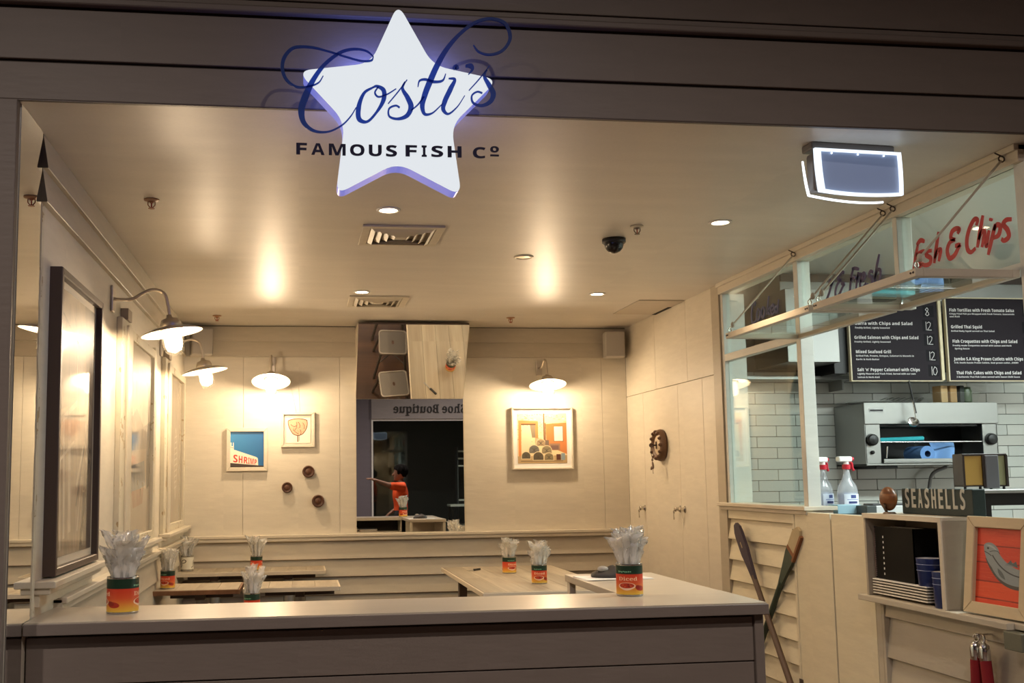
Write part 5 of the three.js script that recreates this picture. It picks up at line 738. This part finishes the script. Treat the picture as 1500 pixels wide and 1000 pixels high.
// ---------------------------------------------------------------- tins of wrapped cutlery
const canTex = canvasTex(1024, 512, (c, w, h) => {
  const g = c.createLinearGradient(0, 130, 0, h); g.addColorStop(0, '#c8361f'); g.addColorStop(0.45, '#d2542a'); g.addColorStop(0.75, '#dc9236'); g.addColorStop(1, '#e2b840'); c.fillStyle = g; c.fillRect(0, 0, w, h); c.fillStyle = '#12301f'; c.fillRect(0, 0, w, 150); c.fillStyle = '#c8361f'; c.fillRect(0, 150, w, 6);
  for (const ox of [30, 542]) { c.fillStyle = '#7fb890'; for (let i = 0; i < 8; i++) c.fillRect(ox + 40 + i * 22, 92 + (i % 3) * 3, 14, 26 - (i % 2) * 6); c.fillStyle = '#f3c9a4'; c.font = 'bold 86px serif'; c.fillText('Diced', ox + 42, 262); c.fillStyle = '#a92c1a'; c.beginPath(); c.ellipse(ox + 330, 400, 70, 46, 0.2, 0, 7); c.fill(); c.fillStyle = '#8f2415'; c.beginPath(); c.ellipse(ox + 300, 380, 46, 34, 0.4, 0, 7); c.fill(); c.fillStyle = '#f0c9a8'; c.beginPath(); c.ellipse(ox + 150, 360, 112, 62, 0, 0, 7); c.fill(); c.fillStyle = '#f0c9a8'; c.beginPath(); c.moveTo(ox + 46, 372); c.quadraticCurveTo(ox + 150, 500, ox + 254, 372); c.fill(); c.fillStyle = '#b23319'; c.beginPath(); c.ellipse(ox + 150, 352, 94, 46, 0, 0, 7); c.fill(); for (let i = 0; i < 14; i++) { c.fillStyle = i % 2 ? '#d6572d' : '#8f2613'; c.beginPath(); c.arc(ox + 150 + rr(-70, 70), 352 + rr(-26, 26), rr(6, 16), 0, 7); c.fill(); } }
});
const jarTex = canvasTex(512, 256, (c, w, h) => { c.fillStyle = '#d8d2bf'; c.fillRect(0, 0, w, h); c.strokeStyle = '#4a4234'; c.lineWidth = 12; for (const ox of [20, 190, 360]) { c.beginPath(); c.moveTo(ox + 20, 200); c.bezierCurveTo(ox + 100, 180, ox + 20, 90, ox + 90, 60); c.bezierCurveTo(ox + 140, 60, ox + 120, 130, ox + 70, 120); c.stroke(); } c.fillStyle = '#7d7562'; c.fillRect(0, 0, w, 14); c.fillRect(0, 236, w, 20); });
const canPaper = print(canTex, 0.38), tinMat = new THREE.MeshPhysicalMaterial({ color: lin(0.6, 0.58, 0.54), metalness: 1, roughness: 0.25 });
// a wrapped cutlery packet: crinkled film sleeve around a pale plastic fork, spoon or knife
const packetGeo = [0, 1, 2, 3].map((v) => {
  const nu = 14, nv = 18, pos = [], idx = []; const L = 0.235;
  for (let j = 0; j <= nv; j++) { const s = j / nv, up = Math.max(0, s - 0.46) / 0.54, flare = 0.010 + 0.016 * Math.pow(up, 0.55) + (j === nv ? 0.006 : 0), thick = 0.0045 + 0.022 * up * (1 - up); for (let i = 0; i < nu; i++) { const a = i / nu * Math.PI * 2, n = hash(i * 3 + v * 101, j * 7 + v) - 0.5, n2 = hash(i + v * 31, (j >> 1) * 13) - 0.5; const cr = 0.15 + 3.2 * up; pos.push(Math.cos(a) * flare * (1 + 0.35 * n2 * cr) + 0.004 * n * cr, s * L + (j === nv ? 0.012 * n2 : 0.003 * n), Math.sin(a) * thick + 0.009 * n2 * cr + [0.03, -0.014, 0.012, 0.044][v] * up * up); } }
  for (let j = 0; j < nv; j++) for (let i = 0; i < nu; i++) { const a = j * nu + i, b = j * nu + (i + 1) % nu; idx.push(a, a + nu, b, b, a + nu, b + nu); }
  const g = new THREE.BufferGeometry(); g.setAttribute('position', new THREE.Float32BufferAttribute(pos, 3)); g.setIndex(idx); g.computeVertexNormals(); g.setAttribute('uv', new THREE.BufferAttribute(new Float32Array(pos.length / 3 * 2), 2)); return g;
});
const cutleryGeo = [0, 1].map((v) => { const s = new THREE.Shape(); if (v) { s.moveTo(-0.004, 0.004); s.lineTo(0.004, 0.004); s.lineTo(0.003, 0.1); s.quadraticCurveTo(0.012, 0.12, 0.01, 0.14); s.quadraticCurveTo(0.0, 0.165, -0.01, 0.14); s.quadraticCurveTo(-0.012, 0.12, -0.003, 0.1); } else { s.moveTo(-0.004, 0.004); s.lineTo(0.004, 0.004); s.lineTo(0.003, 0.1); s.lineTo(0.009, 0.118); s.lineTo(0.009, 0.155); s.lineTo(0.006, 0.155); s.lineTo(0.005, 0.125); s.lineTo(0.002, 0.125); s.lineTo(0.0015, 0.157); s.lineTo(-0.0015, 0.157); s.lineTo(-0.002, 0.125); s.lineTo(-0.005, 0.125); s.lineTo(-0.006, 0.155); s.lineTo(-0.009, 0.155); s.lineTo(-0.009, 0.118); s.lineTo(-0.003, 0.1); } return new THREE.ExtrudeGeometry(s, { depth: 0.002, bevelEnabled: false, curveSegments: 6 }).translate(0, 0, -0.001); });
function can(label, where, x, y, z, r, h, turn, n, o = {}) {
  const t = thing('food_can', label, 'can', [x, y, z], turn);
  mesh('can_body', lathe([[0.001, 0.0], [r * 0.96, 0.0], [r, 0.003], [r, 0.006], [r * 0.985, 0.008], [r * 0.985, h - 0.008], [r, h - 0.006], [r, h - 0.001], [r * 0.985, h], [r * 0.96, h - 0.003], [r * 0.955, 0.006], [0.001, 0.006]], 40), tinMat, t);
  mesh('paper_label', new THREE.CylinderGeometry(r * 0.992, r * 0.992, h - 0.014, 48, 1, true).translate(0, h / 2, 0), o.tex ? print(jarTex, 0.45) : canPaper, t);
  for (let i = 0; i < n; i++) {
    const nr = Math.ceil(n * 0.6), ring = i < nr, a = (ring ? i / nr : i / (n - nr)) * Math.PI * 2 + rr(-0.15, 0.15), rad = ring ? r * 0.55 : r * 0.2, lean = (ring ? rr(0.03, 0.09) : rr(-0.04, 0.05));
    const p = thing('cutlery_packet', 'film-wrapped white cutlery packet in ' + where, 'cutlery', [x + Math.cos(a) * rad, y + 0.012 + rr(0, 0.014) * (o.k || 1), z + Math.sin(a) * rad], 0, 'wrapped cutlery in ' + where); p.rotation.set(0, 0, 0); p.rotateY(-a); p.rotateZ(-lean); p.rotateY(rr(-1.1, 1.1) + Math.PI / 2); const k = (h + (o.k || 1) * 0.118) / 0.235 * rr(0.78, 1.06); p.scale.set(r / 0.056 * 1.05, k, r / 0.056 * 1.05);
    mesh('wrapper', packetGeo[Math.floor(rnd() * 4)], M.film, p); const cu = mesh('cutlery', cutleryGeo[i % 2], M.plasticWhite, p); cu.scale.y = 1.15; cu.scale.x = 1.2;
  }
  return t;
}
can('diced tomato can with wrapped cutlery on the counter by the post', 'the can on the counter by the post', -0.622, 0.9902, -3.83, 0.056, 0.128, 3.6, 15, { k: 1.05 });
can('diced tomato can with wrapped cutlery at the counter corner', 'the can at the counter corner', 1.284, 0.9902, -3.935, 0.052, 0.124, 1.5, 15, { k: 1.0, lean: 1.25 });
can('tomato can with wrapped cutlery on the orange-edged table', 'the can on the orange-edged table', -0.823, YT + 0.0002, -6.76, 0.046, 0.118, 1.6, 11, { k: 0.92 });
can('pale tin with dark curls and wrapped cutlery in the corner', 'the pale corner tin', -0.835, YT + 0.0002, -8.03, 0.048, 0.118, 0.3, 11, { tex: 1, k: 0.95 });
can('tomato can with wrapped cutlery below the framed drawing', 'the can below the drawing', -0.315, YT + 0.0002, -7.96, 0.046, 0.11, 0.5, 12, { k: 1.05 });
can('tomato can with wrapped cutlery on the table close behind the counter', 'the can close behind the counter', -0.232, YT + 0.0002, -5.32, 0.041, 0.113, 1.6, 12, { k: 0.9 });
can('tomato can beside the knife on the long table', 'the can beside the knife', 1.487, YT + 0.0002, -7.25, 0.05, 0.118, 2.3, 12, { k: 0.95, lean: 0.5 });
can('tomato can alone at the counter end of the long table', 'the can at the counter end of the long table', 1.527, YT + 0.0002, -6.5, 0.05, 0.122, 1.75, 12, { k: 0.95, lean: 0.8 });
// knife on the long table
{ const t = thing('table_knife', 'small black handled knife lying on the long table', 'knife', [1.30, YT + 0.0003, -7.52], 0.85); mesh('handle', new RoundedBoxGeometry(0.085, 0.014, 0.02, 2, 0.006).translate(0, 0.007, 0), M.black, t); mesh('blade', bx(-0.13, -0.04, 0.006, 0.0075, -0.006, 0.006), M.steel, t); }
// tray of cloth on the counter return
{
  const a = [1.42, 0.9905, -4.62]; const t = thing('paper_sheet_pile', 'white paper sheets on the counter return under a dark pouch', 'paper', a, 0.05); for (let i = 0; i < 3; i++) mesh('sheet', bx(-0.15 + i * 0.004, 0.17 - i * 0.006, i * 0.0012, i * 0.0012 + 0.001, -0.1, 0.1).rotateY(i * 0.05), M.white, t);
  const N = 26, sg = new THREE.SphereGeometry(1, N, 18), p = sg.attributes.position; for (let i = 0; i < p.count; i++) { const x = p.getX(i), y = p.getY(i), z = p.getZ(i); const n = fbm((x + 2) * 2.2, (z + 2) * 2.2 + y, 64, 3) - 0.45; const yy = y < -0.3 ? -0.3 : y; p.setXYZ(i, x * (0.085 + 0.02 * n), (yy + 0.3) * (0.034 + 0.03 * n), z * (0.06 + 0.02 * n)); } sg.computeVertexNormals();
  const b = thing('dark_pouch', 'crumpled dark pouch lying on the paper sheets', 'pouch', [a[0] - 0.01, a[1] + 0.0038, a[2] - 0.01]); mesh('pouch', sg, std([0.03, 0.026, 0.025], 0.55), b); mesh('pale_tag', new THREE.SphereGeometry(1, 14, 10).scale(0.026, 0.014, 0.02).translate(-0.03, 0.038, 0.02), std([0.3, 0.28, 0.25], 0.6), b);
}

// ---------------------------------------------------------------- the mall behind the camera, seen only in the mirrors
const ZS = 3.2;
{
  const w = struct('wall_shop_opposite', null, null, 'grey front of the shop across the corridor'); const gm = paint([0.34, 0.31, 0.31], 0.6);
  mesh('pier', bx(-6.4, 1.4, 0, 4.2, ZS, ZS + 0.2), paint([0.17, 0.15, 0.18], 0.6), w); mesh('pier', bx(5.2, 7, 0, 4.2, ZS, ZS + 0.2), gm, w); mesh('sign_band', bx(1.4, 5.2, 2.62, 4.2, ZS - 0.06, ZS + 0.2), gm, w); mesh('head_frame', bx(1.4, 5.2, 2.585, 2.62, ZS - 0.03, ZS + 0.06), M.white, w); mesh('side_frame', bx(1.4, 1.43, 0, 2.585, ZS - 0.03, ZS + 0.06), M.white, w);
  const word = 'Shoe Boutique'; const a = textGeo(word, FONT_S, 0.16, 0.02), bb = a.boundingBox; const k = 1.42 / (bb.max.x - bb.min.x); a.translate(-bb.min.x, 0, 0).scale(k, 1, 1).rotateY(Math.PI).translate(1.83 + 1.42, 2.74, ZS - 0.06); mesh('shop_lettering', a, M.black, w);
  const win = struct('window_5', null, null, 'dark glass shop window across the corridor', 'window'); mesh('pane', bx(1.43, 5.2, 0.05, 2.585, ZS + 0.02, ZS + 0.03), M.glass, win);
  const dim = std([0.07, 0.08, 0.085], 0.7);
  for (const [n, q] of [['wall_shop_rear', [1.2, 5.4, 0, 3.2, ZS + 3.0, ZS + 3.1]], ['wall_shop_near', [1.1, 1.2, 0, 3.2, ZS + 0.2, ZS + 3.1]], ['wall_shop_end', [5.4, 5.5, 0, 3.2, ZS + 0.2, ZS + 3.1]], ['ceiling_shop', [1.1, 5.5, 3.2, 3.3, ZS + 0.2, ZS + 3.1]], ['floor_shop', [1.1, 5.5, -0.1, 0, ZS + 0.1, ZS + 3.1]]]) struct(n, bx(...q), dim, 'dark ' + n.replace(/_.*/, '') + ' inside the shop across the corridor');
  const sh = thing('display_shelves', 'pale shelves inside the dark shop window across the corridor', 'shelf', [3.6, 0, ZS + 1.2]); for (const y of [0.5, 1.0, 1.7, 1.85, 2.0]) mesh('shelf_board', bx(-0.35, 0.5, y, y + 0.03, -0.15, 0.15), M.white, sh); for (const x of [-0.36, 0.5]) mesh('side_board', bx(x, x + 0.02, 0, 2.1, -0.15, 0.15), std([0.1, 0.11, 0.12], 0.6), sh);
  const tb = thing('display_table', 'white display table inside the shop across the corridor', 'table', [3.4, 0, ZS + 0.7]); mesh('table_top', bx(-0.4, 0.4, 0.9, 0.94, -0.25, 0.25, 0.004), M.white, tb); for (const [i, j] of [[-1, -1], [1, -1], [1, 1], [-1, 1]]) mesh('leg', bx(i * 0.36 - 0.02, i * 0.36 + 0.02, 0, 0.9, j * 0.2 - 0.02, j * 0.2 + 0.02), M.black, tb);
  // mall downlights
  for (const [x, z, l] of [[-1.6, -0.4, 'mall corridor downlight before the boarded shop front'], [1.1, -0.3, 'mall corridor downlight before the counter'], [3.4, 0.9, 'mall corridor downlight before the shoe shop']]) { const t = thing('mall_downlight', l, 'light', [x, 4.2, z]); mesh('trim_ring', lathe([[0.07, 0], [0.09, 0], [0.09, -0.006], [0.07, -0.008], [0.07, 0]], 26), M.white, t); mesh('lamp_lens', lathe([[0.001, -0.004], [0.07, -0.004]], 24), emissive(MALLC, 4), t); spot(MALLC, LIGHT.mall, [0, -0.015, 0], [0, -3, 0], 82 * D, 0.6, t); }
}
// person in an orange T-shirt pointing, seen in the tall mirror
{
  const t = thing('person', 'person in an orange T-shirt and dark trousers, one arm stretched out', 'person', [1.63, 0, -0.1]);
  const V = (x, y, z) => new THREE.Vector3(x, y, z);
  const cap = (p, a, b, ra, rb) => { const ab = b.clone().sub(a), h = Math.max(0, Math.min(1, p.clone().sub(a).dot(ab) / ab.lengthSq())); return p.distanceTo(a.clone().addScaledVector(ab, h)) - (ra + (rb - ra) * h); };
  const ell = (p, c, r) => { const q = V((p.x - c.x) / r.x, (p.y - c.y) / r.y, (p.z - c.z) / r.z), k = q.length(); return (k - 1) * Math.min(r.x, r.y, r.z); };
  const smin = (a, b, k) => { const h = Math.max(0, Math.min(1, 0.5 + 0.5 * (b - a) / k)); return b + (a - b) * h - k * h * (1 - h); };
  const field = (prims, k) => (p) => { let d = 9; for (const f of prims) d = d > 8 ? f(p) : smin(d, f(p), k); return d; };
  const march = (sdf, c, half, res) => { const mc = new MarchingCubes(res, new THREE.MeshBasicMaterial(), false, false, 260000); mc.isolation = 0; const s = mc.size, p = V(0, 0, 0); for (let k = 0; k < s; k++) for (let j = 0; j < s; j++) for (let i = 0; i < s; i++) { p.set(c.x + ((i - mc.halfsize) / mc.halfsize) * half, c.y + ((j - mc.halfsize) / mc.halfsize) * half, c.z + ((k - mc.halfsize) / mc.halfsize) * half); mc.field[i + j * s + k * s * s] = -sdf(p); } mc.update(); const n = mc.count, g = new THREE.BufferGeometry(); const pos = new Float32Array(n * 3), nor = new Float32Array(n * 3); for (let i = 0; i < n * 3; i++) { pos[i] = mc.positionArray[i] * half + [c.x, c.y, c.z][i % 3]; nor[i] = mc.normalArray[i]; } g.setAttribute('position', new THREE.BufferAttribute(pos, 3)); g.computeVertexNormals(); const w = mergeVertices(g, 1e-4); w.computeVertexNormals(); const f = w.toNonIndexed(); f.setAttribute('uv', new THREE.BufferAttribute(new Float32Array(f.attributes.position.count * 2), 2)); return f; };
  // faces -x; left/right along z; the arm on the -z side is stretched forward
  const sN = V(0.01, 1.33, -0.185), eN = V(-0.2, 1.36, -0.26), hN = V(-0.42, 1.44, -0.28), sF = V(0.02, 1.33, 0.185), eF = V(0.06, 1.05, 0.23), hF = V(-0.12, 0.93, 0.2);
  const leg = (z, dx) => [(p) => cap(p, V(0, 0.88, z * 0.8), V(-0.02 + dx, 0.47, z), 0.085, 0.055), (p) => cap(p, V(-0.02 + dx, 0.47, z), V(0.02 + dx, 0.07, z), 0.056, 0.036), (p) => cap(p, V(0.03 + dx, 0.035, z), V(-0.15 + dx, 0.03, z * 1.1), 0.036, 0.026)];
  const torso = [(p) => ell(p, V(0.0, 1.2, 0), V(0.115, 0.2, 0.175)), (p) => ell(p, V(0.005, 0.98, 0), V(0.1, 0.17, 0.15)), (p) => cap(p, V(0.01, 1.36, -0.1), V(0.01, 1.36, 0.1), 0.055, 0.055)];
  const arms = [(p) => cap(p, sN, eN, 0.05, 0.038), (p) => cap(p, eN, hN, 0.038, 0.026), (p) => cap(p, sF, eF, 0.05, 0.038), (p) => cap(p, eF, hF, 0.038, 0.027)];
  const neck = [(p) => cap(p, V(0.015, 1.36, 0), V(-0.005, 1.47, 0), 0.055, 0.05)];
  const bodyG = march(field([...torso, ...leg(-0.095, -0.02), ...leg(0.095, 0.03), ...arms, ...neck], 0.03), V(-0.05, 0.8, 0), 0.86, 96);
  const hc = V(-0.02, 1.545, 0); const headG = march((p) => { let d = smin(ell(p, V(-0.005, 1.555, 0), V(0.096, 0.108, 0.076)), ell(p, V(-0.04, 1.5, 0), V(0.058, 0.075, 0.056)), 0.03); d = smin(d, cap(p, V(-0.1, 1.555, 0), V(-0.122, 1.522, 0), 0.009, 0.015), 0.012); d = smin(d, ell(p, V(-0.098, 1.487, 0), V(0.014, 0.009, 0.024)), 0.008); d = smin(d, ell(p, V(-0.085, 1.45, 0), V(0.022, 0.02, 0.025)), 0.02); for (const s of [-1, 1]) { d = smin(d, ell(p, V(0.0, 1.54, s * 0.078), V(0.02, 0.032, 0.01)), 0.006); d = Math.max(d, -ell(p, V(-0.102, 1.552, s * 0.032), V(0.014, 0.01, 0.015))); d = Math.min(d, ell(p, V(-0.086, 1.552, s * 0.032), V(0.013, 0.011, 0.013))); } return d; }, hc, 0.17, 74);
  const hand = (w, dir, up, side) => { const X = dir.clone().normalize(), Y = up.clone().addScaledVector(X, -up.dot(X)).normalize(), Z = X.clone().cross(Y); const at = (a, b, c) => w.clone().addScaledVector(X, a).addScaledVector(Y, b).addScaledVector(Z, c); const pr = [(p) => cap(p, at(-0.03, 0, 0), at(0.02, 0, 0), 0.024, 0.024), (p) => cap(p, at(0.02, 0, -0.022), at(0.075, 0, -0.026), 0.016, 0.014), (p) => cap(p, at(0.02, 0, 0.022), at(0.075, 0, 0.026), 0.016, 0.014), (p) => cap(p, at(0.03, 0, 0), at(0.08, 0, 0), 0.017, 0.015)]; const palm = field(pr, 0.015); const fing = [[-0.03, 0.062], [-0.01, 0.074], [0.011, 0.068], [0.031, 0.052]].map(([c, l], i) => { const b = at(0.075, 0, c), m = at(0.075 + l * 0.55, -0.004 - 0.003 * i, c * 1.1), e = at(0.075 + l, -0.016 - 0.005 * i, c * 1.15); return (p) => Math.min(cap(p, b, m, 0.009, 0.0085), cap(p, m, e, 0.0085, 0.007)); }); const th = [at(0.012, 0, side * 0.026), at(0.045, -0.01, side * 0.054), at(0.078, -0.016, side * 0.06)]; return march((p) => { let d = palm(p); for (const f of fing) d = smin(d, f(p), 0.005); return smin(d, Math.min(cap(p, th[0], th[1], 0.0115, 0.01), cap(p, th[1], th[2], 0.01, 0.008)), 0.008); }, at(0.055, 0, 0), 0.12, 72); };
  const h1 = hand(hN, hN.clone().sub(eN), V(0, 1, 0), 1), h2 = hand(hF, hF.clone().sub(eF), V(0, 1, 0), -1);
  mesh('body', merge([bodyG, headG, h1, h2]), std([0.24, 0.12, 0.075], 0.55), t);
  const infl = (prims, r, k) => { const f = field(prims, k); return (p) => f(p) - r; };
  const shirtF = infl([...torso, (p) => cap(p, sN, sN.clone().lerp(eN, 0.72), 0.056, 0.056), (p) => cap(p, sF, sF.clone().lerp(eF, 0.72), 0.056, 0.058)], 0.012, 0.035); mesh('t_shirt', march((p) => Math.max(shirtF(p), 0.9 - p.y, p.y - 1.405), V(0, 1.16, 0), 0.36, 84), std([0.9, 0.1, 0.015], 0.8), t);
  const trF = infl([...leg(-0.095, -0.02).slice(0, 2), ...leg(0.095, 0.03).slice(0, 2), torso[1]], 0.013, 0.03); mesh('trousers', march((p) => Math.max(trF(p), p.y - 0.96, 0.075 - p.y), V(0, 0.52, 0), 0.47, 84), std([0.02, 0.02, 0.024], 0.8), t);
  for (const [z, dx] of [[-0.095, -0.02], [0.095, 0.03]]) { const f = leg(z, dx)[2]; mesh('shoe', march((p) => Math.max(f(p) - 0.01, 0.001 - p.y), V(-0.06 + dx, 0.05, z), 0.17, 44), M.black, t); }
  mesh('hair', march((p) => { const d = ell(p, V(0.012, 1.585, 0), V(0.122, 0.112, 0.098)) + 0.006 * (Math.sin(p.x * 90) * Math.sin(p.z * 80)); const cut = Math.max(-(p.x + 0.058 + Math.max(0, (p.y - 1.59)) * 1.6), 1.49 - p.y); return Math.max(d, cut, Math.min(0.02 - p.x, 1.53 - p.y)); }, V(0.01, 1.58, 0), 0.16, 64), std([0.006, 0.005, 0.005], 0.95, { specularIntensity: 0.2 }), t);
}
renderer.render(scene, camera);
